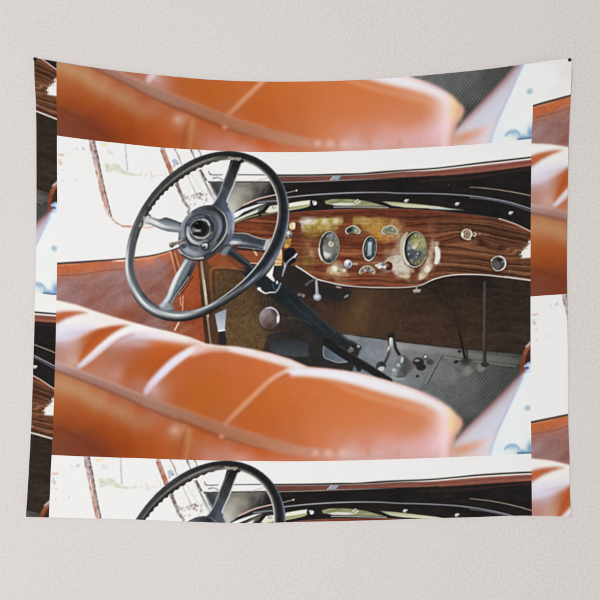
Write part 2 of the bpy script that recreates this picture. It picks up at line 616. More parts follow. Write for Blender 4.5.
stroke([(213, 178.2), (218, 177.6), (222, 179.5)], 1.6, (130, 136, 146), 1.1, .9)
stroke([(236, 182), (254, 182), (272, 182)], 1.2, (66, 62, 60), .9)
stroke([(255, 181.6), (262, 179.2), (268, 178)], .9, (188, 178, 170), 1, .8)
stroke([(208.5, 182), (222, 182)], 1.2, (58, 56, 58), .9)

rail_top = [(273, 175), (300, 174.9), (320, 174.6), (340, 174), (360, 173.6), (380, 171.8), (400, 170.4), (430, 168.6), (455, 166), (480, 162.8), (505, 160), (531.5, 157)]
wood_top = [(531.5, 232), (523, 227), (515, 223.2), (500, 218.8), (480, 215.6), (460, 213.5), (440, 211.3), (420, 209.8), (400, 208.9), (380, 208.5), (350, 209),
            (330, 209.8), (310, 211), (290, 213)]
poly(rail_top + [(540, 157)] + [(540, 232)] + wood_top + [(272, 214.5), (255, 218), (234, 225), (230, 215), (243, 206), (256, 201), (268, 197), (274, 190)],
     lambda x, y: lerp3(fbm(x * .05, y * .2), (32, 30, 31), (44, 40, 40)), .9, 1, P_COWL)
red = [(273, 176.6), (320, 176.4), (350, 175.6), (380, 173.6), (405, 172.4), (430, 170.6), (455, 168.4), (480, 165.6), (505, 162.6), (535, 159.3), (535, 165), (505, 168.8), (480, 171.5),
       (455, 174), (430, 176), (405, 177.3), (380, 178), (350, 179.4), (320, 180.6), (273, 181.2)]
poly(red, lambda x, y: lerp3(np.clip((x - 290) / 180, 0, 1), (104, 66, 60), (142, 88, 76)) * (.86 + .28 * fbm(x * .04, (y + x * .07) * .8))[..., None], 1.0)
stroke([(440, 175.5), (470, 173), (500, 169.6), (532, 165.4)], 1, (176, 104, 78), 1.2, .6)
stroke([(425, 173.6), (460, 170.6), (500, 166), (532, 162)], 1.6, (92, 54, 48), 1.6, .45)
stroke(rail_top, 1.2, (70, 64, 62), .9)
stroke([(273, 176.4), (330, 175.8), (370, 174.2), (400, 171.8), (430, 170.2), (455, 167.7), (480, 164.8), (505, 162), (532, 158.8)],
       [.7, .7, .8, .9, 1.3, 1.5, 1.7, 1.7, 1.5], [(170, 164, 156)] * 3 + [(180, 172, 165)] + [(222, 216, 212)] * 5, .9)
stroke([(273, 182.2), (310, 181.6), (340, 180.4), (370, 179.2), (400, 178)], 1, (158, 142, 134), .9, [1, 1, 1, .8, .0])
poly([(330, 180), (334, 175.9), (341.5, 175.6), (338.5, 179.8)], (150, 158, 176), 1, .95)
stroke([(330, 180), (334, 176)], 1.0, (200, 196, 190), .9, .9)
poly([(338, 179.8), (341.5, 175.6), (343, 175.6), (340, 179.6)], (92, 94, 112), .9, .8)
stroke([(420, 181), (470, 178), (520, 170), (532, 168.5)], 2.2, (60, 46, 42), 2.6, .7)
# chrome line
chrome = [(284, 197.8), (300, 196), (320, 194.4), (350, 192.8), (380, 192.4), (400, 193.2), (430, 193.6), (455, 194.6), (480, 197), (505, 201.2), (520, 205.4), (532, 209.4)]
stroke(chrome, 1.2, [(150, 150, 158), (160, 160, 168), (168, 168, 172), (165, 165, 172)] + [(136, 136, 146)] * 3 + [(140, 138, 150)] * 2 + [(150, 150, 164)] * 3, .9)
stroke([(470, 197.8), (490, 199.8), (510, 204.2), (522, 208.2), (532, 212)], .7, (126, 124, 138), .8, .9)
stroke([(470, 187.2), (485, 188.2), (500, 190), (518, 193), (532, 196)], 1.0, [(120, 104, 94), (150, 134, 120), (150, 134, 120), (160, 146, 132), (150, 134, 120)], .8)
stroke([(284, 193.4), (290, 192), (296.5, 190.6)], .8, (170, 150, 130), .8)
ell(296.6, 190.4, 1, .9, (225, 215, 200), .8)
ell(448.5, 185, .8, .6, (92, 80, 76), 1)
# left of rim: pink cowl edge, wedge and chrome strip
stroke([(243, 205.4), (256, 199.6), (266, 196.8), (278, 194.4)], 1.3, (204, 178, 166), .9)
poly([(243, 207), (256, 201), (268, 198), (278, 196), (279, 205), (262, 206), (250, 206)], (52, 48, 48), 1.2)
stroke([(258, 202.4), (268, 201.4), (278, 200.6)], 1.6, (126, 134, 144), 1.2, .9)
poly([(231, 214), (244, 208.5), (258, 204.2), (266, 203.2), (254, 208), (244, 212), (237, 217.5), (232, 219)], (222, 226, 226), 1.2)
poly([(233, 219.5), (246, 213.5), (258, 207), (266, 204.6), (262, 211.5), (246, 216.5), (234, 222)], (92, 92, 82), 1.2)
poly([(234, 220), (246, 214.5), (259, 209), (257, 212.5), (246, 216.8), (235, 222)], (224, 222, 208), 1.2, .95)
stroke([(235, 223), (247, 218), (258, 215)], 1.6, (150, 152, 104), 1.4, .8)
poly([(258, 213), (263, 209), (272, 204), (269, 206), (264, 212.5), (259, 215.5)], (40, 40, 40), 1.1)
poly([(265, 212), (270, 206), (275, 205.2), (280, 205), (280, 211), (270, 213.4)], (218, 216, 202), 1.2)
stroke([(262, 214.6), (270, 213.4), (280, 211.6)], 1.5, (140, 142, 96), 1.3, .8)
ell(274, 207.4, 2, 1.2, (120, 120, 116), 1); ell(274.2, 207.2, 1, .7, (240, 240, 236), .9)
ell(237, 214.5, 2.2, 1.3, (240, 240, 240), 1.2)
# reflections right of the rim
poly([(289, 203.4), (296, 202), (304, 200.6), (311, 200), (312, 205), (304, 207.8), (296, 209.2), (289, 210.6)], (160, 160, 112), 1.2)
poly([(289, 203.4), (297, 202), (311, 200.4), (311, 203.6), (300, 205.6), (289, 207)], (226, 226, 216), 1.4)
stroke([(289, 210), (298, 208.6), (308, 206.2)], 1.1, (190, 190, 150), 1.1, .8)
ell(314, 202.8, 4.2, 4.2, (22, 22, 24), 1); ell(314.6, 203, 2.6, 2.6, (120, 118, 116), 1); ell(315, 203.4, 1.6, 1.9, (236, 234, 230), .9, 1, 30); ell(313, 201.6, 1, .8, (210, 208, 205), .8)
poly([(324.5, 201), (332, 199.2), (345, 199), (356, 199.6), (366, 201), (378, 204), (388, 206.6), (375, 206.6), (350, 206), (332, 205), (326, 204)],
     lambda x, y: lerp3(fbm(x * .12, y * .5), (108, 112, 78), (172, 174, 134)), 1.2)
poly([(331, 204), (340, 202.5), (352, 203), (360, 204.4), (348, 205.6), (335, 205.6)], (212, 214, 204), 1.3, .95)
stroke([(334, 207.2), (350, 207), (370, 207.4), (388, 207.6)], .9, (200, 200, 198), 1, .9)
stroke([(372, 201.2), (380, 203.8), (390, 206.6)], 1.2, (26, 26, 26), 1.2)
for q in [(355.6, 201.6), (357.6, 200.2), (359.6, 201.8), (357.8, 202.8)]:
    ell(q[0], q[1], 1.1, 1, (214, 210, 190), .9)
ell(357.6, 201.4, .7, .6, (70, 68, 60), .8)
poly([(382, 201.4), (395, 202), (415, 204), (438, 206.4), (449, 208.6), (430, 208.4), (405, 207.4), (392, 205.6)],
     lambda x, y: lerp3(np.clip((y - 202) / 5, 0, 1), (166, 168, 132), (206, 206, 180)), 1.1)
poly([(428, 207), (440, 207.2), (464, 210), (448, 209.8), (430, 209)], (190, 196, 190), 1.1, .9)
for x_, y_ in [(406.2, 200.8), (457, 204), (510.6, 213)]:
    ell(x_, y_, 2.3, 1.8, (150, 148, 148), .9, 1, -25); ell(x_ - .4, y_ - .3, 1.3, 1, (216, 214, 212), .8, 1, -25); ell(x_ + 1.8, y_ - 1, .8, .6, (220, 215, 210), .8)

# ---------- 4. footwell, floor, pedals
trim = [(252, 263.5), (262, 264), (280, 264.5), (296, 266), (304, 271), (316, 278.6), (328, 282), (345, 285.6), (370, 287.4), (400, 287.6), (415, 286.4), (423, 284.4), (432, 280),
        (445, 276.2), (460, 274.5), (480, 274.6), (500, 276.5), (516, 278.4), (532, 280.6)]
foot = [(205, 250), (230, 246), (252, 262)] + trim[1:] + [(540, 400), (440, 410), (200, 360)]
poly(foot, field([(212, 262, 104, 62, 42), (225, 262, 92, 66, 44), (235, 275, 70, 56, 42), (240, 300, 82, 64, 46), (250, 330, 90, 72, 50), (235, 330, 86, 68, 46), (262, 345, 84, 66, 46),
                  (225, 300, 74, 58, 44), (275, 300, 50, 42, 38), (285, 318, 48, 42, 40), (285, 345, 40, 38, 38), (300, 330, 44, 40, 38), (310, 290, 40, 36, 36), (310, 305, 52, 42, 38),
                  (325, 312, 62, 46, 38), (330, 295, 40, 38, 38), (345, 300, 58, 45, 38), (360, 310, 84, 64, 46), (355, 325, 78, 58, 42), (380, 310, 66, 50, 40), (380, 330, 62, 48, 40),
                  (400, 300, 54, 43, 37), (430, 310, 56, 44, 37), (430, 330, 58, 45, 38), (470, 310, 52, 42, 36), (500, 310, 46, 39, 35), (525, 300, 44, 40, 36), (525, 340, 48, 42, 38),
                  (470, 340, 56, 45, 39), (440, 290, 42, 36, 34), (480, 284, 38, 34, 33), (350, 345, 54, 48, 45), (320, 350, 42, 42, 44), (300, 355, 40, 40, 42), (340, 365, 46, 48, 52)],
                 9, 2.0), 1, 1, P_FOOT)
# carpet fibre
sl = crop(205, 420, 250, 350, 0)
nz = (vnoise(X[sl] * .62, Y[sl] * .5) - .5) * 20 + (vnoise(X[sl] * 1.1 + 40, Y[sl] * .9) - .5) * 12
wgt = np.where((ID[sl] == P_FOOT), np.clip(1.25 - np.abs(X[sl] - 240) / 90, .22, 1), 0)
C[sl] += (nz * wgt)[..., None] * np.array([1, .85, .6])
sl = crop(400, 532, 275, 350, 0)
nz = (fbm(X[sl] * .05, Y[sl] * .3) - .5) * 14 + (vnoise(X[sl] * .5, Y[sl] * .6) - .5) * 7
C[sl] += (nz * (ID[sl] == P_FOOT))[..., None] * np.array([1, .9, .8])
stroke([(318, 300), (322, 306), (330, 312)], 4, (72, 52, 42), 5, .5)
# floor
floor = [(341, 334), (360, 336.6), (375, 338.3), (392, 341), (410, 343.2), (430, 345.6), (455, 348.4), (480, 350.4), (500, 352.4), (532, 355.4), (540, 420), (500, 450), (448, 452), (440, 420), (390, 392), (350, 372), (352, 352)]
poly(floor, field([(348, 336, 116, 120, 126), (360, 345, 112, 118, 126), (370, 352, 128, 134, 142), (375, 342, 120, 124, 130), (365, 365, 116, 122, 130), (395, 347, 132, 134, 136), (410, 348, 122, 122, 122),
                   (420, 352, 118, 120, 121), (440, 352, 108, 107, 106), (460, 354, 96, 95, 94), (480, 357, 90, 89, 86), (505, 359, 82, 82, 79), (525, 362, 74, 73, 70),
                   (400, 375, 128, 132, 136), (415, 378, 116, 119, 121), (430, 370, 110, 112, 113), (432, 390, 96, 98, 99), (450, 375, 106, 108, 108), (450, 395, 92, 94, 94), (470, 385, 92, 93, 92), (470, 410, 84, 85, 84),
                   (490, 375, 78, 79, 78), (505, 380, 68, 69, 68), (490, 395, 74, 75, 74), (475, 425, 62, 63, 62), (515, 368, 66, 66, 64), (465, 430, 64, 64, 64)], 6, 2.2),
     1.2, 1, P_MAT)
# dotted rubber: a lattice that leans with the floor
sl = crop(405, 532, 350, 445, 0)
x, y = X[sl], Y[sl]
ph1 = (x + .30 * (y - 350)) * 2 * math.pi / 3.7
ph2 = (y - .10 * (x - 440) - 350) * 2 * math.pi / 3.4
dots = np.cos(ph1) * np.cos(ph2)
dots = np.sign(dots) * np.abs(dots) ** .7
yl = 362 + (x - 440) * .075
on = np.clip((y - yl) / 2.0, 0, 1) * (ID[sl] == P_MAT) * np.clip((x - 443 + (y - 353) * .53) / 2, 0, 1)
on2 = np.clip((y - (353 + (x - 412) * .1)) / 6, 0, 1) * (ID[sl] == P_MAT) * np.clip((x - 412) / 12, 0, 1) * np.clip((443 - (y - 353) * .53 - x) / 2, 0, 1)
C[sl] += ((dots * 17 + 3) * on + 11 * np.cos((x + .62 * (y - 350)) * 2 * math.pi / 2.5) * on2)[..., None]
sl = crop(341, 532, 334, 362, 0)
C[sl] += ((fbm(X[sl] * .12, Y[sl] * .3) - .5) * 20 * (ID[sl] == P_MAT))[..., None]
stroke([(443.6, 353), (436, 367), (427.5, 384)], 1.6, (72, 74, 75), 1.2, .8)
stroke([(441.6, 354), (434, 368), (425.5, 384)], 1.2, (140, 143, 144), 1.2, .5)
stroke([(410, 349.5), (425, 351), (443, 354), (470, 361), (516, 367.5)], 1.2, (70, 70, 70), 1.8, .45)
stroke([(395, 345.5), (420, 348.6), (450, 352.4), (480, 356.4), (516, 361.4)], 6.5, [(150, 152, 154), (138, 139, 139), (126, 126, 124), (114, 113, 110), (98, 97, 94)], 3.5, .75)
stroke([(445, 357.4), (475, 361.4), (515, 366.4)], 1.3, (128, 127, 124), 1.4, .7)
stroke([(341, 333.6), (375, 338), (392, 340.6), (430, 345.2), (480, 350), (531, 355)], 1.0, (40, 36, 34), 1.3, .8)
# toe board lower left darkness
poly([(268, 334), (310, 330), (342, 333), (356, 343), (360, 350), (352, 372), (300, 366), (262, 354)], lambda x, y: lerp3(fbm(x * .1, y * .1), (34, 34, 36), (48, 47, 48)), 2.5, .9)
glow(352, 338, 8, 3, (128, 130, 136), .8, 12)
poly([(342, 334.5), (360, 337), (359, 340), (349, 339)], (130, 133, 138), 1.8, .8)
poly([(340, 343), (351, 347), (354, 351), (349, 353)], (120, 122, 122), 1.4, .7)
stroke([(341, 343.6), (348, 345.6), (353, 349)], .9, (168, 168, 165), 1, .8)
ell(359, 347.5, 2.6, 2.8, (56, 58, 62), 1.2); ell(358.5, 346.3, 1.5, 1.2, (168, 175, 182), 1.1)
# pedals
poly([(271, 343), (284, 338.5), (298, 339.5), (308, 345), (309, 356), (296, 357), (277, 354), (270, 350)], lambda x, y: lerp3(np.clip((y - 338) / 18, 0, 1), (48, 50, 54), (68, 72, 78)), 2.2, 1, P_PEDAL)
ped = [(323.5, 346), (328, 344), (336, 343.6), (343, 348), (350, 355), (351.6, 360), (346, 362.2), (338, 362.4), (330, 360), (323.6, 356.5)]
poly(ped, lambda x, y: lerp3(np.clip((x - 323) / 26, 0, 1), (82, 92, 104), (118, 127, 138)) + (4 * np.cos(x * 3.2) * np.cos(y * 3.2))[..., None], 1.1, 1, P_PEDAL2)
stroke([(336, 344), (328, 344.2), (324, 346.4), (323.8, 356.4), (330, 360), (338, 362.4), (346, 362), (351.4, 360)], 1.0, (150, 154, 158), .9, .9)
stroke([(347, 356), (354, 361), (359, 369)], 5, (34, 34, 36), 2, .9)
# accelerator arm, ball and housing
stroke([(391, 338), (394, 342), (396, 349), (400, 356)], 3.2, (52, 48, 46), 1.4)
ell(391.5, 335.5, 4, 3.6, (38, 35, 34), 2)
stroke([(391, 339), (391.3, 345), (389, 353), (385, 362), (382, 366)], [3.2, 3.4, 3, 2.6, 2.4], [(200, 205, 208), (168, 172, 176), (80, 82, 86), (62, 64, 68), (60, 62, 64)], 1.0, 1, P_PEDAL3)
stroke([(389.8, 339), (390, 344), (388, 350)], 1, (225, 228, 230), 1)
stroke([(388.3, 341), (389, 345.5)], 1.4, (48, 48, 52), 1, .8)
ell(381, 366, 5.2, 4.6, (62, 64, 67), 1.6, 1, -20, P_PEDAL3); ell(381, 369, 3.8, 2.4, (196, 198, 200), 1.6, .95, -18); ell(382.5, 364, 2.2, 1.5, (44, 46, 48), 1.4)
poly([(392, 371), (395, 362), (399, 355.5), (404, 354.5), (408, 358), (411, 366), (408, 373), (405, 377.5), (397, 378.5), (391.5, 375.5)],
     field([(399, 357, 120, 124, 124), (404, 360, 72, 76, 76), (397, 366, 118, 124, 126), (404, 370, 74, 76, 76), (394, 373, 140, 144, 146), (400, 376, 92, 95, 96), (410, 366, 70, 66, 62)], 2.5, 2), 1.4, 1, P_PEDAL4)
poly([(408, 359), (414, 362), (415, 367), (408, 374), (406, 377)], (92, 88, 84), 2, .8)
ell(402, 360, 1.5, 3.2, (190, 196, 198), 1.4, .9, 12); ell(398.3, 365, 1.5, 1.6, (178, 184, 186), 1.3); ell(394.2, 370, 2, 1.6, (176, 182, 186), 1.6)
stroke([(391.5, 377), (398, 379), (404, 378.6)], 1.1, (176, 180, 182), 1.2, .8)
ell(418.5, 362, 5.6, 4.6, (48, 47, 47), 1.8, 1, 10); ell(421, 367, 5, 3.6, (44, 44, 44), 2)
ell(417, 360.5, 2.6, 1.2, (140, 142, 142), 1.2); ell(425.5, 357.3, 3, 3, (84, 84, 84), 1.4); ell(425.4, 356.6, 1.5, 1.4, (190, 192, 192), 1.0); ell(430, 362, 3.5, 3, (60, 60, 60), 2.4, .8)
ell(417.4, 376.2, 1.9, 1.6, (52, 52, 54), 1.2)
# hose, rod and their boots
stroke([(424, 287), (436, 291), (446, 299), (454, 312), (458, 326), (461.5, 342), (465, 358)], [1.6, 2.4, 2.8, 3, 3, 2.8, 2.6], (34, 31, 30), 1.2)
stroke([(440, 294), (450, 304), (456, 318), (459.5, 332)], .8, (74, 66, 60), 1.2, .6)
stroke([(466.5, 349), (467.5, 358)], 1.6, (46, 44, 43), 1)
ell(459.5, 351.5, 1.7, 1.5, (40, 38, 37), 1); ell(457, 362, 3, 1.7, (38, 37, 37), 1.2)
poly([(453, 367), (459, 361), (465, 358), (472, 359.5), (477, 364), (476, 370), (468, 376), (460, 374.6), (455, 371)], field([(465, 361, 54, 53, 52), (459, 366, 100, 99, 96), (468, 370, 122, 121, 118), (474, 366, 92, 91, 89)], 2.5, 2), 1.4)
stroke([(485, 283), (485, 310), (484.7, 340), (484.3, 366)], 3.4, (66, 63, 60), 1.4)
stroke([(486.4, 283), (486.3, 310), (486, 340), (485.6, 362)], 1.2, (38, 35, 33), 1.2, .9)
stroke([(483.6, 292), (483.6, 340)], .8, (84, 80, 75), 1, .7)
ell(481, 367.5, 4.4, 4, (118, 117, 114), 1.6); ell(485, 364.5, 4, 2.6, (56, 54, 53), 1.6)
# right of frame: brown strap and blue bits
poly([(533, 341), (528, 345.5), (524, 353), (521.5, 364), (520.5, 376), (526, 376), (533, 368)], (58, 42, 38), 1.2)
stroke([(531.5, 343.5), (527, 349), (524, 357), (522.5, 367), (522, 375)], 4.0, [(150, 104, 92), (136, 82, 62), (124, 68, 48), (120, 64, 46), (128, 76, 62)], 1.6)
stroke([(531, 342), (526.5, 346.5)], 2, (196, 176, 190), 2, .8)

# ---------- 5. steering column and things round it
poly([(222, 254), (229, 246.5), (236, 250), (252, 263), (268, 276), (283, 284), (300, 297), (318, 314), (336, 332), (352, 345), (346, 352), (330, 343), (312, 331), (294, 316), (270, 297), (248, 279)],
     lambda x, y: lerp3(np.clip(fbm(x * .03, y * .03) * 1.2 - .1, 0, 1), (36, 40, 43), (53, 58, 63)), 1.4, 1, P_COL)
stroke([(232, 250), (248, 263), (262, 275)], 1.8, (84, 92, 98), 2.4, .8)
stroke([(300, 299), (318, 316), (335, 332)], 1.4, (78, 76, 72), 1.8, .6)
stroke([(288, 300), (305, 315), (325, 331)], 2.0, (54, 62, 68), 3, .6)
poly([(222, 254), (227, 247.5), (231, 246.5), (229, 250.5), (225, 256)], (128, 138, 146), 1.4, .9)
stroke([(326, 342), (345, 355), (365, 366), (389, 381)], [8.5, 8.5, 8, 7], (38, 38, 39), 1.4, 1, P_COL)
stroke([(338, 345), (360, 359), (386, 375)], .9, (74, 75, 76), 1.4, .7)
# under-dash clutter
poly([(286, 258), (300, 268), (316, 280), (345, 287), (352, 291), (348, 300), (335, 302), (318, 296), (300, 292), (285, 286), (280, 280)], (38, 36, 37), 2.5, .85)
poly([(325, 288), (338, 290), (352, 292), (346, 300), (332, 299), (324, 296)], (34, 37, 40), 2, .9)
ell(299.5, 294.5, 2.2, 1.7, (104, 102, 98), 1.4); ell(303.3, 295.6, 1.6, 1.8, (118, 112, 106), 1.3)
ell(338.8, 287.2, 3, 1.0, (170, 150, 148), 1.2, .9, 8); ell(346.4, 296.2, 2.8, 1.3, (128, 130, 132), 1.3, .9, -32)
stroke([(306, 285), (309, 282.4), (313, 280)], 2, (96, 98, 98), 1.8, .8)
stroke([(282, 319), (291, 317.8), (303, 320), (312, 325)], 1.1, (62, 64, 64), 1.3, .8)

# ---------- 6. door panel at the left
door = [(50, 263.5), (57, 263), (76, 262), (95, 260.6), (115, 259.2), (131, 257.8), (150, 255.6), (165, 252.4), (178, 248), (192, 243), (205, 246), (207, 262), (209, 300), (214, 350),
        (160, 340), (110, 322), (50, 305)]
poly(door, field([(57, 268, 188, 100, 60), (75, 268, 190, 104, 64), (90, 267, 190, 108, 70), (105, 264, 178, 106, 82), (120, 262, 176, 110, 92), (57, 273, 180, 96, 58), (57, 278, 164, 112, 104),
                  (62, 290, 158, 118, 116), (75, 283, 154, 110, 106), (90, 275, 166, 112, 100), (85, 292, 152, 100, 92), (75, 300, 152, 108, 104), (95, 300, 150, 84, 70), (105, 292, 148, 96, 86),
                  (110, 280, 154, 108, 104), (100, 308, 150, 100, 96), (120, 300, 156, 110, 106), (122, 315, 150, 80, 56), (118, 276, 160, 118, 118), (137, 262, 178, 110, 88), (150, 260, 196, 126, 102),
                  (165, 257, 176, 104, 80), (140, 275, 150, 100, 94), (150, 270, 154, 114, 112), (160, 265, 158, 118, 116), (168, 268, 140, 92, 84), (147, 285, 150, 88, 72), (155, 280, 144, 92, 84),
                  (165, 282, 150, 96, 84), (160, 292, 144, 84, 68), (150, 296, 150, 106, 104), (152, 303, 142, 76, 54), (130, 318, 150, 86, 66), (145, 322, 142, 88, 78), (160, 328, 150, 108, 108), (170, 326, 146, 84, 64),
                  (176, 262, 150, 84, 62), (178, 275, 148, 74, 46), (186, 285, 158, 78, 44), (192, 268, 154, 76, 44), (194, 300, 152, 74, 44), (200, 290, 140, 68, 42), (190, 318, 132, 66, 44), (185, 330, 150, 88, 66), (200, 330, 146, 74, 48),
                  (184, 250, 128, 84, 76), (190, 255, 140, 76, 52)], 4.5, 2.0), .9, 1, P_DOOR)
sl = crop(50, 196, 268, 336, 0)
m_ = np.clip((Y[sl] - (273 - (X[sl] - 57) * .07)) / 4, 0, 1)[..., None] * (ID[sl] == P_DOOR)[..., None]
C[sl] = C[sl] * (1 - m_) + gauss(C[sl], 3.0) * m_
sl = crop(50, 205, 255, 340, 0)
a_ = X[sl] * .8 + Y[sl] * .75
nz = (fbm((X[sl] * .78 + Y[sl] * -.62) * .035 + 5, (X[sl] * .55 + Y[sl] * .83) * .16, 3) - .5) * 34 + (vnoise(X[sl] * .35, Y[sl] * .45) - .5) * 7
C[sl] += (nz * (ID[sl] == P_DOOR) * np.clip((Y[sl] - 268) / 8, .25, 1))[..., None] * np.array([.7, .85, .95])
sl = crop(50, 205, 250, 340, 0)
_d = C[sl] @ np.array([.3, .59, .11]); _w = ((ID[sl] == P_DOOR) * np.clip((Y[sl] - (272 - (X[sl] - 57) * .07)) / 4, 0, 1) * np.clip((182 - X[sl]) / 16, 0, 1) * .2)[..., None]
C[sl] = C[sl] * (1 - _w) + (_d[..., None] + 6) * _w
stroke([(57, 275.6), (80, 274.6), (98, 271.6), (112, 269.8), (124, 269)], 1.0, (134, 76, 58), 1.3, .7)
stroke([(52, 264), (57, 263.6), (76, 262.4), (95, 261), (115, 259.6), (131, 258), (150, 255.8), (165, 252.4), (179, 247.6)], [2.2, 2.2, 2.2, 1.9, 1.7, 1.6, 1.5, 1.5, 1.4], (84, 72, 68), .9)
stroke([(57, 265.4), (70, 264.6), (80, 264.2)], .8, (210, 150, 120), 1, .7)
stroke([(112, 261.2), (118, 260.8), (124, 260.6)], 2, (238, 206, 180), 1.3, [.2, .9, 1])
stroke([(136, 260), (150, 257.8), (163, 254.5), (170, 251.6)], 1.6, (224, 148, 112), 1.6, .8)
stroke([(170.5, 252), (173, 262), (175.5, 272), (179, 290), (181, 305)], 1.4, [(230, 170, 140), (222, 160, 130), (196, 128, 98), (196, 126, 92), (226, 170, 136)], 1.2, .85)
stroke([(175, 253), (177.5, 262), (179.5, 268)], 1.3, (206, 140, 112), 1.2, .8)
stroke([(172.8, 252), (175.5, 263), (178, 275)], 1, (104, 56, 42), 1.2, .7)
stroke([(183, 296), (182.4, 310), (179, 322), (174.5, 330)], 1.1, (228, 174, 142), 1.1, .85)
stroke([(178.5, 323), (175, 330)], 1.4, (238, 214, 200), 1.2, .8)
# door jamb: dark edge, brass strip, carpet edge
poly([(196, 250), (207, 258), (212, 268), (216, 300), (222, 352), (206, 352), (202, 310), (199, 275)], field([(203, 270, 92, 62, 46), (209, 275, 80, 60, 42), (206, 300, 66, 50, 40), (212, 320, 60, 44, 34), (208, 340, 70, 52, 42)], 5, 2), 1.4)
stroke([(201, 258), (203, 276), (206, 300), (208.5, 322), (211.5, 346)], [2.4, 2.8, 2.8, 2.6, 2.4], [(140, 120, 100), (168, 150, 128), (190, 178, 156), (156, 146, 124), (150, 138, 116)], 1.2)
stroke([(204.2, 280), (206.4, 296)], 1, (232, 226, 210), 1, .8)
stroke([(203.5, 262), (205.5, 280), (208.4, 302)], 1, (70, 56, 44), 1, .8)
poly([(206, 252), (224, 252), (236, 260), (246, 267), (236, 269), (214, 266), (208, 264)], (142, 74, 46), 2.6, .75)
stroke([(244, 270), (228, 267.6), (215, 267.8), (210.6, 271.6), (211.4, 290), (214, 312)], 2.0, [(120, 76, 52), (138, 86, 58), (142, 88, 60), (132, 82, 54), (112, 74, 48), (90, 62, 44)], 1.8, .85)
stroke([(240, 272.4), (226, 270), (216, 270.6), (213.4, 275), (214, 292)], 1.4, (52, 40, 30), 2.0, .7)
poly([(214.8, 314), (219, 312), (226.4, 309), (225.4, 322), (224.6, 331), (218, 332)], lambda x, y: lerp3(np.clip((y - 310) / 20, 0, 1), (132, 142, 158), (182, 192, 206)), 1.1)
stroke([(218.6, 330.6), (224.6, 330)], 1.3, (225, 230, 234), 1)
poly([(218.4, 332.5), (225, 331), (226.4, 340), (227, 350), (219, 350)], (38, 37, 38), 1.4)
poly([(208, 318), (214.5, 313), (218, 332), (219, 352), (212, 352)], (76, 52, 40), 1.6, .8)

# ---------- 7. dashboard
dash = [(234, 225), (246, 220.5), (255, 218), (272, 214.5)] + wood_top[::-1] + [(540, 236), (540, 282)] + trim[::-1] + [(246, 258), (236, 252), (230, 240)]


def wood(x, y):
    right = np.clip((x - 400) / 60, 0, 1)
    lean = np.where(x > 440, (x - 440) ** 2 * .0012, 0) - np.where(x < 330, (330 - x) * .05, 0)
    # the grain parts round two long figures on the right hand side
    eye = 5.5 * np.exp(-((x - 474) / 24.0) ** 2) * np.tanh((y - 243 - (x - 474) * .10) / 5.0) * np.exp(-((y - 243) / 16.0) ** 2)
    eye2 = 4.0 * np.exp(-((x - 512) / 20.0) ** 2) * np.tanh((y - 251 - (x - 512) * .3) / 4.0) * np.exp(-((y - 252) / 12.0) ** 2)
    w = y - lean - eye - eye2 + 3.0 * (vnoise(x * .030 + 7, y * .05) - .5) + 1.0 * (vnoise(x * .09, y * .12 + 5) - .5)
    n = vnoise(x * .008 + 3, w * .34)
    n2 = vnoise(x * .014 + 30, w * .85)
    ridge1 = (1 - np.abs(2 * vnoise(x * .010 + 12, w * .55 + 20) - 1)) ** 3
    ridge2 = (1 - np.abs(2 * vnoise(x * .022 + 52, w * 1.15 + 3) - 1)) ** 4
    t = np.clip(.10 + .42 * (n - .35) + .34 * (n2 - .4) + .52 * ridge1 * (.4 + n) + .26 * ridge2, 0, 1)
    base = lerp3(right, (72, 40, 32), (48, 33, 28))
    lt = lerp3(right, (146, 84, 58), (140, 94, 68))
    c = base + (lt - base) * t[..., None]
    pore = np.clip((vnoise(x * .10, w * 2.4 + 50) - .68) * 3, 0, 1) * .3 + np.clip((vnoise(x * .05 + 9, w * 1.0 + 80) - .7) * 3, 0, 1) * .25
    return c * (1 - pore[..., None])


poly(dash, wood, .9, 1, P_DASH)
stroke([(290, 214.8), (330, 211.6), (380, 210.4), (430, 212), (480, 217.4)], 2.2, (128, 66, 48), 2.4, .6)
glow(250, 226, 16, 4, (150, 82, 50), .6); glow(262, 232, 10, 3, (150, 92, 56), .5)
poly([(236, 250), (250, 250), (268, 252), (268, 262), (252, 263), (243, 257)], (148, 82, 54), 2.5, .75)
stroke([(253.5, 249.6), (256.6, 254.8)], 2, (222, 200, 180), 1.6, .9)
stroke([(250.5, 263), (259, 263.4)], 1.1, (200, 178, 160), 1)
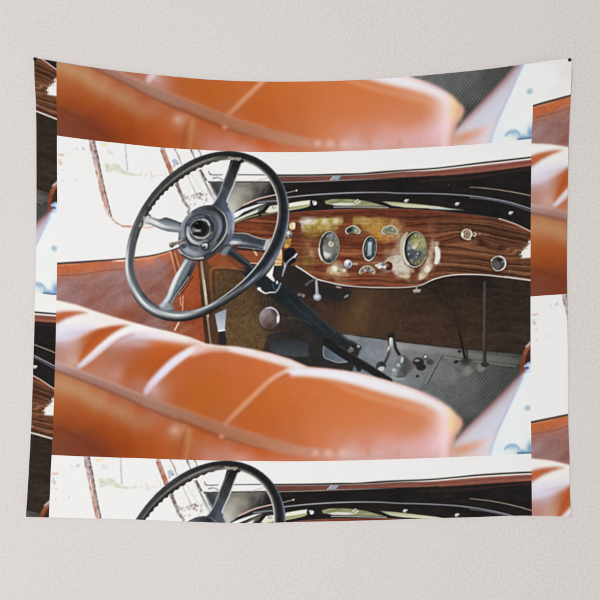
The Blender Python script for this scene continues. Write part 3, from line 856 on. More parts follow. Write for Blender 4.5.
# what the lacquer mirrors: colour and strength samples, warped a little so that edges stay organic
MIRROR = {
    214: [(296, 120, 70, 50, .05), (330, 130, 80, 56, .08), (370, 130, 80, 56, .08), (410, 120, 76, 56, .05), (432, 120, 84, 60, .15)],
    221: [(295, 150, 85, 60, .05), (302, 205, 200, 190, .8), (308, 214, 210, 200, .92), (314, 202, 192, 164, .82), (319, 176, 160, 96, .75), (325, 206, 198, 158, .85), (330, 178, 162, 98, .7), (336, 206, 202, 168, .85),
          (341, 172, 156, 96, .7), (346, 110, 60, 45, .08), (350, 110, 60, 45, .1), (355, 172, 150, 88, .72), (362, 182, 158, 96, .78), (370, 178, 152, 92, .75), (378, 170, 140, 84, .7), (386, 150, 116, 72, .5), (395, 162, 128, 88, .45),
          (403, 130, 90, 66, .25), (412, 120, 80, 60, .08), (424, 120, 80, 60, .08), (431, 140, 105, 72, .35), (438, 120, 80, 60, .08)],
    228: [(297, 140, 80, 56, .08), (302, 190, 178, 140, .6), (308, 170, 154, 94, .68), (314, 160, 142, 78, .68), (320, 172, 152, 90, .7), (335, 160, 136, 80, .5), (341, 120, 80, 50, .2), (347, 110, 64, 46, .05), (358, 130, 84, 52, .2),
          (364, 164, 134, 74, .55), (372, 178, 146, 80, .68), (380, 184, 152, 86, .72), (388, 172, 136, 82, .6), (396, 170, 138, 92, .55), (404, 152, 122, 90, .4), (424, 120, 80, 60, .1), (431, 150, 112, 76, .45), (438, 120, 80, 60, .08)],
    236: [(297, 140, 84, 54, .12), (303, 140, 112, 66, .4), (310, 136, 112, 62, .5), (317, 142, 114, 66, .5), (345, 110, 64, 46, .08), (356, 120, 72, 50, .12), (363, 140, 96, 60, .3), (378, 188, 148, 76, .78), (386, 178, 136, 82, .6),
          (394, 178, 144, 98, .6), (401, 184, 168, 136, .72), (426, 120, 80, 60, .1), (431.5, 142, 108, 74, .5), (438, 120, 80, 60, .08)],
    245: [(297, 140, 84, 58, .2), (303, 150, 98, 64, .35), (308, 186, 138, 104, .5), (314, 142, 94, 62, .35), (345, 110, 64, 46, .1), (358, 120, 72, 50, .12), (380, 160, 106, 68, .35), (391, 160, 108, 72, .35), (400, 198, 190, 166, .85),
          (426, 120, 80, 60, .1), (431, 166, 148, 120, .65), (436.6, 226, 222, 212, .9), (442, 120, 80, 60, .0)],
    253: [(298, 132, 92, 56, .25), (306, 152, 112, 66, .45), (312, 196, 164, 130, .62), (317, 156, 118, 82, .45), (345, 150, 100, 70, .2), (358, 140, 90, 62, .15), (380, 130, 80, 56, .15), (388, 176, 162, 140, .55), (395, 198, 190, 174, .85),
          (401, 202, 196, 180, .88), (426, 150, 120, 92, .3), (430.6, 192, 180, 154, .82), (434, 150, 120, 96, .4), (437.6, 230, 226, 218, .97), (443, 120, 80, 60, .0)],
    261: [(301, 134, 112, 60, .4), (307, 142, 124, 62, .58), (311, 146, 126, 62, .55), (317, 142, 104, 68, .35), (326, 110, 64, 46, .05), (345, 110, 64, 46, .05), (376, 170, 150, 124, .45), (395, 190, 182, 168, .82), (403, 204, 198, 186, .9),
          (411, 184, 174, 154, .82), (418, 90, 54, 42, .1), (423, 150, 120, 96, .35), (428, 202, 194, 174, .88), (434, 190, 176, 152, .55), (438, 222, 218, 208, .75), (443, 120, 80, 60, .0)],
    269: [(309, 126, 104, 54, .35), (318, 110, 70, 48, .1), (324, 120, 80, 56, .2), (329, 190, 166, 128, .8), (335, 222, 220, 204, .95), (340, 186, 178, 146, .85), (345, 216, 212, 194, .9), (350, 130, 90, 66, .2), (376, 150, 122, 102, .3), (389, 186, 174, 156, .78),
          (398, 200, 192, 178, .88), (407, 206, 200, 188, .9), (413, 170, 150, 126, .45), (417, 90, 54, 42, .1), (421, 180, 164, 140, .6), (427, 222, 217, 206, .95), (432, 190, 176, 152, .5), (437, 120, 80, 60, .05)],
    276: [(316, 110, 70, 48, .05), (328, 176, 142, 106, .45), (336, 186, 154, 116, .6), (344, 172, 134, 100, .5), (352, 150, 110, 84, .25), (364, 110, 60, 48, .05), (390, 130, 96, 76, .15), (399, 180, 164, 144, .6), (407, 188, 176, 158, .65), (414, 110, 70, 52, .1),
          (420, 200, 190, 170, .75), (425, 190, 176, 154, .5), (431, 110, 70, 52, .05)],
    283: [(330, 110, 60, 46, .0), (360, 110, 60, 46, .0), (400, 110, 60, 46, .0), (425, 110, 60, 46, .0)]}
MS = [(x_, y_, r_, g_, b_) for y_, row in MIRROR.items() for x_, r_, g_, b_, a_ in row]
MA = [(x_, y_, a_, a_, a_) for y_, row in MIRROR.items() for x_, r_, g_, b_, a_ in row]
sl = crop(294, 446, 211, 284, 2)
x, y = X[sl], Y[sl]
wx = x + (vnoise(x * .32, y * .32) - .5) * 2.2 + (vnoise(x * .9 + 5, y * .9) - .5) * 1.0
wy = y + (vnoise(x * .22 + 40, y * .45) - .5) * 2.0
al_ = gauss(field(MA, 2.0, 2.3)(wx, wy)[..., 0], .6) * np.clip((447 - x) / 6, 0, 1) * np.clip((y - 214.5) / 4, 0, 1)
al_ = np.clip(al_ - .1, 0, 1) * (.8 + .35 * np.clip((322 - x) / 6, 0, 1) * np.clip((y - 236) / 4, 0, 1))
cl_ = gauss(field(MS, 2.0, 2.2)(wx, wy), .6)
streak = fbm(x * .06, (y + x * .02) * .75, 3) - .5
al_ = np.clip(al_ * (1 + .5 * streak), 0, .96) * (ID[sl] == P_DASH)
cl_ = cl_ + ((vnoise(x * .5, y * .9 + 60) - .5) * 26 + (vnoise(x * 1.1, y * .7) - .5) * 18)[..., None] * np.array([1, .97, .85])
C[sl] = C[sl] * (1 - al_[..., None]) + cl_ * al_[..., None]
rs = np.random.RandomState(11)
_mf = field(MS, 1.5, 2.3)


def mirror(x, y):
    c = _mf(x, y)
    c = (c - 168) * 1.12 + 170
    n = (vnoise(x * .42, y * .42 + 60) - .5) * 40 + (vnoise(x * 1.0, y * .9) - .5) * 26
    return c + n[..., None] * np.array([1, .97, .88])


lines = lambda lo, k: (lambda x, y: np.clip(lo + k * (fbm(x * .05, (y + x * .02) * .7, 3) - .5), 0, 1))
poly([(317, 219.2), (330, 218), (343.2, 217.2), (343.4, 226), (339, 229), (333, 231), (323, 231), (318, 236), (309, 237.6), (302.4, 234), (302, 228), (310, 228.6), (316, 226)], mirror, 1.7, .82, None, False, lines(.85, .9))
poly([(300.8, 220.6), (311, 219.2), (318, 219.2), (316.4, 225.6), (309, 228.8), (301.4, 228.4)], mirror, 1.3, .92, None, False, lines(.95, .4))
poly([(352.4, 217), (366, 216.8), (386, 217.8), (399, 220), (405, 224.6), (400, 230), (399, 237), (391, 242), (383, 243.4), (378, 238), (373, 234), (366, 231), (361, 226), (353, 225)], mirror, 2.4, .78, None, True, lines(.8, 1.0))
poly([(326, 272.6), (328, 268.6), (332, 266), (337, 266.6), (341, 269), (346.6, 268.8), (345.4, 272.4), (350, 275.6), (342, 276.4), (333, 274.8)], mirror, 1.5, .88, None, True, lines(.95, .5))
poly([(384, 262.6), (387, 258.4), (393, 255.8), (400, 255.8), (403, 261), (408, 266), (414, 270), (413.6, 275), (408, 278), (400, 277.4), (393, 272.6), (391.6, 266), (388, 262.6)], mirror, 1.4, .93, None, True, lines(1.0, .35))
poly([(432.6, 238), (434, 249), (432, 258), (428.6, 267), (424, 274), (418.6, 279.4), (420, 272), (425, 263), (429.6, 250)], mirror, 2.0, .7, None, True, lines(.85, .5))
poly([(419, 279.4), (422.4, 272.4), (427, 266.4), (431, 263.4), (432.4, 267), (428, 274), (423, 279)], mirror, 1.3, .93, None, True)
poly([(434.6, 247.4), (437.6, 246.6), (440, 251), (440.2, 258), (437.4, 264), (434.4, 263), (435.4, 256)], (228, 225, 217), 1.3, .97, None, True)
stroke([(339, 253.6), (352, 254), (362, 253.6)], 1, (186, 136, 100), 1.2, .75)
stroke([(378, 253), (386, 252), (400, 250)], 1, (170, 116, 84), 1.3, .5)
ell(338.6, 271, 1.8, 1.2, (120, 118, 84), 1.6, .7)
# white glint at the right end, eaten by the grain
sl = crop(514, 532, 234, 262, 1)
x, y = X[sl], Y[sl]
g_ = (x - (532.6 - 11.5 * np.clip((y - 238.6) / 16, 0, 1) ** .8)) + (vnoise(x * 1.3, y * 1.3) - .5) * 5 + (vnoise(x * .5, y * .5 + 8) - .5) * 3
al_ = np.clip(g_ / 2.2 + .5, 0, 1) * np.clip((y - 238) / 2, 0, 1) * np.clip((258.4 + (x - 531) * -.08 - y) / 1.6, 0, 1) * (ID[sl] == P_DASH)
put(sl, al_, (231, 229, 225))
# edge trims
stroke(trim[3:], 1.2, [(225, 224, 222)] * 3 + [(196, 196, 196)] * 3 + [(184, 176, 166)] * 3 + [(214, 208, 202)] * 7, .9)
stroke([(505, 276.8), (518, 278.4), (532, 280.4)], 1.6, (205, 196, 190), 1, .9)
stroke([(340, 286.4), (380, 289), (415, 288), (428, 284), (445, 278), (470, 276.4)], 1.2, (26, 22, 22), 1.3, .7)
stroke([(499, 218.6), (508, 221.4), (518, 225.4), (532, 232)], 1.1, (206, 192, 176), .8)
stroke([(500, 220.4), (515, 225.2), (532, 233.6)], 1.3, (132, 62, 50), 1.1, .8)
ell(510, 271, 1.6, 1.4, (134, 112, 104), 1.6, .8)

# ---- gauges
CR = (200, 193, 176)
# large left
ell(329, 247.6, 10.8, 16.8, (60, 44, 36), 1.4, .7)
ell(329, 247.5, 10.3, 16.4, CR, .9, 1, 3, P_G1); ell(329.3, 247.5, 9.4, 15.6, (60, 60, 58), .8, 1, 3)
ell(330.6, 247.4, 7.8, 14.2, field([(330, 235, 128, 134, 138), (334, 240, 120, 124, 126), (326, 240, 92, 94, 94), (331, 244, 140, 138, 124), (336, 248, 116, 118, 112), (328, 250, 128, 132, 126), (325, 255, 206, 210, 204),
                                      (330, 256, 142, 148, 140), (334, 257, 72, 76, 76), (329, 261, 52, 56, 56), (337, 253, 104, 108, 104)], 2.0, 2), 1.4, 1, 3)
poly([(324, 252), (331, 254), (329, 257), (325, 258)], (212, 216, 210), 1.4, .8)
ell(331.2, 244.3, 5, 4, (112, 108, 92), 1.6, .7); ell(331, 244, 2.7, 2.9, (196, 190, 166), 1.2)
stroke([(322, 238), (320.6, 246), (321.6, 254)], 1.3, (44, 44, 44), 1.2, .8)
stroke([(318.9, 249), (319.6, 255), (322, 260)], 1.6, (232, 230, 222), 1, .8)
# narrow middle
ell(369.6, 248.4, 8, 13, (60, 40, 32), 1.4, .6)
ell(369.6, 248.4, 7.2, 12.5, CR, .9, 1, 6, P_G2); ell(369.9, 248.3, 6.3, 11.7, (46, 54, 58), .8, 1, 6)
ell(370.2, 248, 4.2, 9.6, (72, 84, 90), 1.6, .9, 6)
poly([(368, 242.4), (371.8, 241.6), (371.4, 255), (367.6, 256)], lambda x, y: lerp3(np.clip((y - 241) / 14, 0, 1), (184, 200, 206), (140, 162, 170)), 1.1)
stroke([(373.8, 242), (373.4, 254)], .9, (40, 44, 48), 1, .8); stroke([(375, 245), (374.4, 253)], .9, (150, 160, 160), 1, .7)
stroke([(365.6, 243), (365, 252)], .8, (112, 122, 126), 1, .7)
stroke([(365, 259), (369, 260.8), (373, 258)], 1, (232, 228, 216), .9, .9)
# large right
ell(413.5, 249.6, 13.2, 19, (84, 58, 42), 2.2, .6)
stroke([(407, 233), (403, 240), (402, 249), (403.4, 258), (408, 264.6)], [2, 4.2, 4.6, 3.8, 2.2], (192, 184, 162), 1.6, .95)
ell(415, 249.4, 12, 18, (206, 198, 180), .9, 1, 3, P_G3); ell(415.2, 249.2, 11.2, 17.2, (50, 52, 52), .8, 1, 3)
ell(416.6, 249, 9.6, 16, field([(418, 236, 140, 138, 100), (412, 238, 108, 112, 74), (415, 242, 170, 168, 120), (421, 244, 160, 160, 110), (415, 246, 190, 186, 164), (409, 247, 110, 124, 120), (423, 250, 124, 128, 96),
                                 (412, 252, 70, 80, 86), (418, 254, 72, 82, 92), (408, 256, 54, 66, 72), (415, 259, 82, 92, 96), (412, 262, 126, 128, 100), (418, 262, 116, 118, 84), (423, 257, 104, 108, 96)], 1.6, 2),
     1.2, 1, 3)
for k in range(34):
    a_, q_ = rs.rand() * 2 * math.pi, math.sqrt(rs.rand())
    x_, y_ = 416.6 + 8 * q_ * math.cos(a_), 249 + 14 * q_ * math.sin(a_)
    up = y_ < 250
    stroke([(x_, y_), (x_ + 1.6 * rs.rand() - .8, y_ + 2.2 * rs.rand())], .8 + .5 * rs.rand(),
           [(186, 186, 140), (104, 108, 62), (206, 200, 172)][k % 3] if up else [(50, 58, 64), (112, 122, 124), (124, 122, 84)][k % 3], 1.3, .5)
for x_, y_, r_, c_ in [(408.6, 254, .9, (190, 198, 194)), (417.6, 253.4, 1.2, (200, 206, 202)), (416.4, 256.8, .8, (160, 168, 168)), (414, 247.6, 1.5, (204, 200, 182))]:
    ell(x_, y_, r_, r_ * 1.2, c_, 1.2, .8)
stroke([(412, 252), (421, 252.6)], 2, (66, 76, 86), 1.8, .5)
stroke([(404.6, 242), (403.6, 250), (405.4, 259), (409, 264)], 1.3, (222, 222, 214), 1, .9)
stroke([(407.5, 238), (405.6, 246), (406, 254)], 1.4, (40, 46, 50), 1.1, .8)
stroke([(424, 236), (427, 246), (426, 256)], .9, (92, 78, 60), 1, .7)


for cx_, cy_, rx_, ry_, n_ in [(330.4, 247.4, 7.4, 13.4, 22), (416.4, 249, 8.8, 15, 26), (370.1, 248.2, 4.6, 10, 14)]:
    for k in range(n_):
        t_ = 2 * math.pi * k / n_
        c_, s_ = math.cos(t_), math.sin(t_)
        stroke([(cx_ + rx_ * c_, cy_ + ry_ * s_), (cx_ + rx_ * .86 * c_, cy_ + ry_ * .88 * s_)], .55, (206, 204, 192) if k % 2 else (34, 36, 38), .8, .42)
stroke([(331, 244.4), (334.6, 236.6)], .7, (40, 40, 40), .8, .7)
stroke([(416.6, 249), (421.4, 241)], .7, (46, 48, 44), .8, .6)


def crescent(pts, col, idn):
    P = spline(pts, True, 5)
    poly([(x_ - .0, y_ + .6) for x_, y_ in P], (60, 40, 30), 2.6, .5)
    poly(P, CR, 1.0, 1, idn)
    c = P.mean(0)
    poly(c + (P - c) * np.array([.84, .77]), col, .9)


crescent([(345, 231.5), (346.5, 228), (350, 226), (353.5, 225.2), (357, 226.4), (360.6, 230.4), (359.8, 233.6), (357, 234), (353, 232.4), (350, 232.9), (347.5, 234.4)],
         lambda x, y: lerp3(np.clip((x - 351) / 4, 0, 1), (48, 56, 50), (128, 138, 120)), P_G4)
ell(356, 230.6, 1.6, 1.3, (176, 180, 166), 1.2, .8); ell(350, 230, 1.4, 1, (40, 44, 40), 1)
crescent([(381, 231.4), (383.6, 227.6), (388, 225.4), (391.5, 225), (395.6, 227.2), (398, 231), (396.6, 234.6), (392.6, 233.6), (388.5, 232.9), (384, 235)],
         lambda x, y: lerp3(fbm(x * .4, y * .4), (92, 98, 84), (152, 154, 132)), P_G5)
ell(392.6, 229.4, 1.4, 1.2, (178, 182, 162), 1.2, .8)
crescent([(358.8, 272.4), (360.2, 268.8), (364, 266), (368, 265.5), (372.6, 267.4), (375.2, 271.4), (374, 274.4), (371, 272.7), (367, 271.6), (363.5, 272.7), (360.2, 274.4)],
         lambda x, y: lerp3((vnoise(x * 1.1, y * 1.1) > .55) * 1.0, (98, 92, 84), (152, 146, 140)), P_G6)
ell(365, 270.4, 1.6, .9, (196, 198, 200), 1, .7); ell(371, 270, 1.4, .9, (190, 186, 180), 1, .7)
# knobs
ell(348, 265, 4.8, 5, (64, 42, 34), 2, .6)
ell(348, 264, 4.1, 4.4, (186, 188, 198), 1.0, 1, 0, P_KNOB); ell(347.2, 262, 2.4, 1.8, (232, 232, 236), 1.2); ell(349.6, 264.4, 1.1, 2.0, (104, 106, 116), 1.4); ell(347.4, 267, 2.4, 1.0, (120, 118, 124), 1.4)
stroke([(352, 264), (355, 264)], 1.4, (190, 176, 168), .9); ell(356.6, 264, 1.1, 1.2, (206, 192, 184), .8); ell(356.5, 264.2, .5, .5, (90, 70, 64), .7)
ell(388.5, 266, 4, 4.6, (74, 44, 34), 1.2); ell(386.6, 265.2, 2.4, 2, (150, 120, 96), 1.2, .7)
ell(381.5, 266, 4.8, 3.6, (190, 190, 192), 1.1, 1, 0, P_KNOB2); ell(383.4, 264.4, 2.2, 1.4, (104, 108, 126), 1.4); ell(382, 268.6, 2.6, .8, (96, 84, 78), 1.2); ell(380, 267, 1.7, 1.4, (232, 230, 226), 1); ell(384.5, 267.3, 1.6, 1.2, (216, 210, 200), 1); ell(376.6, 265.6, 1.8, 1.4, (216, 210, 196), 1.2)
ell(467, 236, 8, 6, (46, 32, 28), 2.5, .6)
ell(466.6, 234.2, 5.7, 5.7, (140, 128, 112), 1.0, 1, 0, P_KNOB3); ell(466.6, 234.2, 5.2, 5.2, (200, 188, 168), .8); ell(466.8, 234.2, 4.1, 4.2, (124, 106, 88), .9)
ell(467, 233.6, 2.4, 2.6, (176, 160, 138), .9); ell(467, 233.8, 1.4, 1.6, (112, 92, 74), .9); ell(462.4, 234.6, 1.5, 2.4, (226, 220, 208), 1); stroke([(470.4, 230.6), (471.6, 234), (470.4, 237.4)], 1.2, (228, 220, 206), .9)
ell(474.4, 234.4, 2.2, 2.1, (206, 194, 178), .9); ell(474, 234.2, 1.1, 1.1, (84, 64, 54), .8)
stroke([(478, 234.2), (484, 234.6), (489, 234.6)], 1.2, (150, 100, 76), 1.4, .7); ell(479.6, 234, 1.3, 1.1, (150, 122, 104), 1.1)
ell(469, 239.4, 2.4, .8, (196, 182, 162), 1)
ell(498.3, 264, 8.6, 8.8, (36, 28, 26), 1.6, .6)
ell(498.4, 263.4, 7.5, 7.6, (150, 140, 132), .9, 1, 0, P_DIAL); ell(498.2, 263.5, 6.5, 6.6, (72, 67, 65), .9)
ell(496.5, 265, 4.2, 4.2, (98, 90, 87), 2.4, .8); ell(500.5, 259.8, 3.4, 2.2, (44, 42, 42), 1.6)
stroke([(499.5, 256.2), (503.6, 258.2), (505.6, 262.5), (504.8, 267), (501.6, 270)], 1.5, (222, 218, 214), .9)
stroke([(491.6, 260.6), (494, 257.4), (498, 256)], .9, (196, 190, 184), .8, .9); ell(491.6, 260.4, .8, .8, (226, 222, 216), .8)
stroke([(492.8, 268), (496, 270.6), (500, 270.6)], 1.1, (190, 184, 178), .8, .9); ell(503, 261.5, 1.3, 1.3, (110, 124, 138), 1)
# switch post between wheel rim and dash
poly([(289.5, 223.6), (293, 222), (295.4, 223), (295, 229), (292, 230), (289, 228)], (214, 200, 158), 1.2); ell(294, 225.5, 1.3, 2.6, (236, 226, 196), 1)
ell(289, 234, 3, 3.8, (150, 150, 150), 1.2); ell(288.2, 233, 1.2, 1.7, (228, 226, 220), 1); ell(290.2, 236, 1.3, 1.3, (72, 70, 74), 1)
ell(287.6, 243, 3.4, 4.4, (158, 122, 60), 1.6); ell(286.4, 246, 2.4, 2, (196, 160, 92), 1.4); ell(290, 240, 1.4, 1.2, (190, 150, 60), 1.2)
poly([(276.6, 251), (281.4, 248), (282.4, 256), (281.4, 266), (274.6, 266), (275, 257)], (212, 184, 134), 1.3)
ell(280.4, 251.4, 1.2, 3, (240, 226, 190), 1.1); stroke([(276, 259), (281, 260)], 1, (150, 112, 72), 1); stroke([(275.4, 263.4), (281, 263.6)], .9, (170, 134, 90), 1)
poly([(284, 251), (289, 247.5), (294.5, 248.5), (298, 254), (295.4, 262), (288, 266), (283.6, 261)], (32, 32, 36), 1.4)
poly([(273, 266), (282, 265.6), (284, 274), (282.5, 283), (276, 282), (272.4, 275)], (38, 38, 41), 1.2)
poly([(274.4, 264), (273.4, 270), (272.4, 275.6), (275, 280.6), (273.6, 281.8), (266, 275.4), (270.4, 270)], (226, 226, 222), 1.0)
stroke([(296.4, 254.6), (291.5, 258.5), (287, 263), (284, 270), (282.4, 276)], [1.4, 1.4, 1.8, 2.0, 1.4], [(210, 214, 220), (160, 166, 180), (126, 132, 150), (150, 156, 172), (120, 126, 140)], 1.0)
stroke([(296.6, 254), (294.5, 257)], 2.2, (196, 200, 206), 1); stroke([(284.5, 263), (284.6, 267)], 1.0, (220, 222, 226), .9, .8)
ell(277, 282.4, 1.1, 1.8, (216, 216, 214), .9)
stroke([(258.6, 289), (262, 291.4), (265.6, 293.3), (270, 292.4), (275, 292.2)], [2.6, 1.8, 1.6, 1.4, 1.2], (206, 204, 198), 1.0); ell(259.2, 288.8, 1.9, 1.6, (226, 224, 218), .9)
stroke([(275, 292.6), (278, 289.4), (280.4, 283.6)], 1.7, (132, 148, 158), 1.1); stroke([(272.5, 284), (274, 288), (276, 290)], 1.2, (70, 92, 104), 1.2, .8)
# lever hanging under the dash, small T knob
stroke([(316.3, 279.5), (316.8, 288), (317.2, 295)], [2.2, 2.8, 3.0], (140, 148, 156), 1.1); stroke([(316, 282), (316.4, 294)], .9, (188, 196, 204), 1, .8)
ell(317.2, 297, 4, 3.6, (150, 158, 166), 1.2, 1, 0, P_KNOB4); ell(317, 296.6, 2.2, 1.7, (206, 212, 218), 1.5)
stroke([(416.5, 286.5), (416.6, 290)], 2, (140, 134, 130), .9); poly([(413, 289.8), (420.3, 289.4), (420.6, 292.2), (413.4, 292.8)], (150, 144, 138), 1.0, 1, P_KNOB5); stroke([(413.6, 290.4), (420, 290)], .9, (200, 194, 188), .9)
# lever knob
ell(269.5, 319.5, 10.8, 12, (40, 34, 32), 2.5, .5)
ell(269.2, 318.2, 10.1, 11.2, field([(263, 314, 150, 140, 146), (261, 320, 128, 116, 118), (268, 312, 132, 122, 128), (266, 322, 98, 84, 82), (270, 326, 72, 58, 56), (275, 312, 70, 60, 66), (275, 322, 92, 76, 76), (270, 318, 118, 104, 100)], 3, 2), 1.2, 1, 0, P_LEVER)
stroke([(266, 308.4), (271, 307.6), (276, 310.4), (278.4, 315), (278.2, 320)], [1, 1.5, 1.4, 1.6, 2.4], [(190, 182, 184), (214, 208, 210), (200, 194, 198), (190, 188, 196), (226, 228, 234)], 1.3)
stroke([(278, 317), (277.8, 322)], 2.4, (232, 234, 240), 1.8, .8)

# ---------- 8. blurred bolster and bright sill at the right
bol = [(530, 362), (522, 373), (514, 380), (503, 392), (490, 405), (474, 420), (462, 432), (452, 444), (448, 466), (540, 466), (540, 362)]


def bolster():
    poly(bol, (203, 203, 216), 1, 1)
    stroke([(526, 366), (514, 380), (503, 392), (490, 405), (474, 420), (458, 436)], [5, 8, 9, 9, 9, 8], [(120, 78, 78), (138, 96, 92), (152, 108, 102), (152, 112, 106), (150, 114, 108), (160, 128, 120)], 7, .95)
    stroke([(519, 384), (508, 398), (495, 411), (480, 425), (464, 439), (455, 447)], 7, [(186, 172, 192), (194, 184, 198), (200, 194, 206), (206, 200, 210), (212, 200, 206), (206, 176, 166)], 7, .7)
    stroke([(500, 420), (488, 432), (478, 444)], 6, (210, 210, 224), 7, .6)
    stroke([(456, 452), (464, 449), (474, 446), (484, 441)], [8, 9, 8, 5], [(208, 148, 118), (212, 144, 108), (220, 158, 134), (228, 190, 186)], 6, .9)
    stroke([(456, 459), (470, 457), (484, 454)], 5, [(212, 168, 150), (226, 186, 172), (232, 200, 196)], 5, .9)
    stroke([(490, 438), (486, 448), (480, 458)], 6, (230, 206, 210), 6, .7)
    s_ = crop(445, 540, 360, 466, 4)
    C[s_] = gauss(C[s_], 2.0)


clipped(bol, 5.0, bolster, False, P_SIDE)
sill = [(540, 366), (529, 370), (524.5, 374), (521, 382), (515.5, 393), (508, 409), (500, 426), (493, 441), (487, 462), (540, 462)]
poly(sill, field([(528, 374, 226, 232, 240), (523, 385, 228, 232, 236), (515, 405, 230, 233, 234), (505, 430, 228, 232, 232), (496, 450, 224, 230, 234), (525, 400, 231, 232, 230), (527, 430, 229, 232, 230), (515, 440, 230, 234, 232), (505, 453, 222, 230, 234)], 5, 2), 2.8, 1, P_SIDE)
stroke([(523, 378), (517, 390), (509, 407), (501, 424), (494, 441), (489, 458)], 2.2, (172, 182, 208), 2.6, .6)
ell(527.8, 408, 3, 2.8, (160, 190, 204), 3.2, .9)
stroke([(505, 449), (509, 446), (515, 445.6), (519, 448.6)], [2, 3.4, 3.4, 2], (138, 174, 202), 3.0, .85)
glow(513, 448, 4, 3, (150, 184, 206), .6); glow(522, 452, 6, 3, (120, 160, 196), .8); glow(530, 448, 3.4, 6, (112, 152, 196), .9); stroke([(518, 453.4), (531, 452.6)], 2, (76, 104, 136), 2.2, .8)
glow(511, 452.5, 5, 2, (226, 230, 206), .7)
poly([(524, 366), (528, 362.5), (533, 362), (533, 369), (527, 371)], (206, 220, 240), 2, .95)
ell(527, 368, 2.2, 1.5, (66, 80, 128), 2, .9); stroke([(526, 365), (530, 363)], 1.6, (120, 160, 214), 1.6, .7)
stroke([(531, 371), (524.5, 373.5), (521, 380)], 1.4, (176, 190, 226), 2, .7)

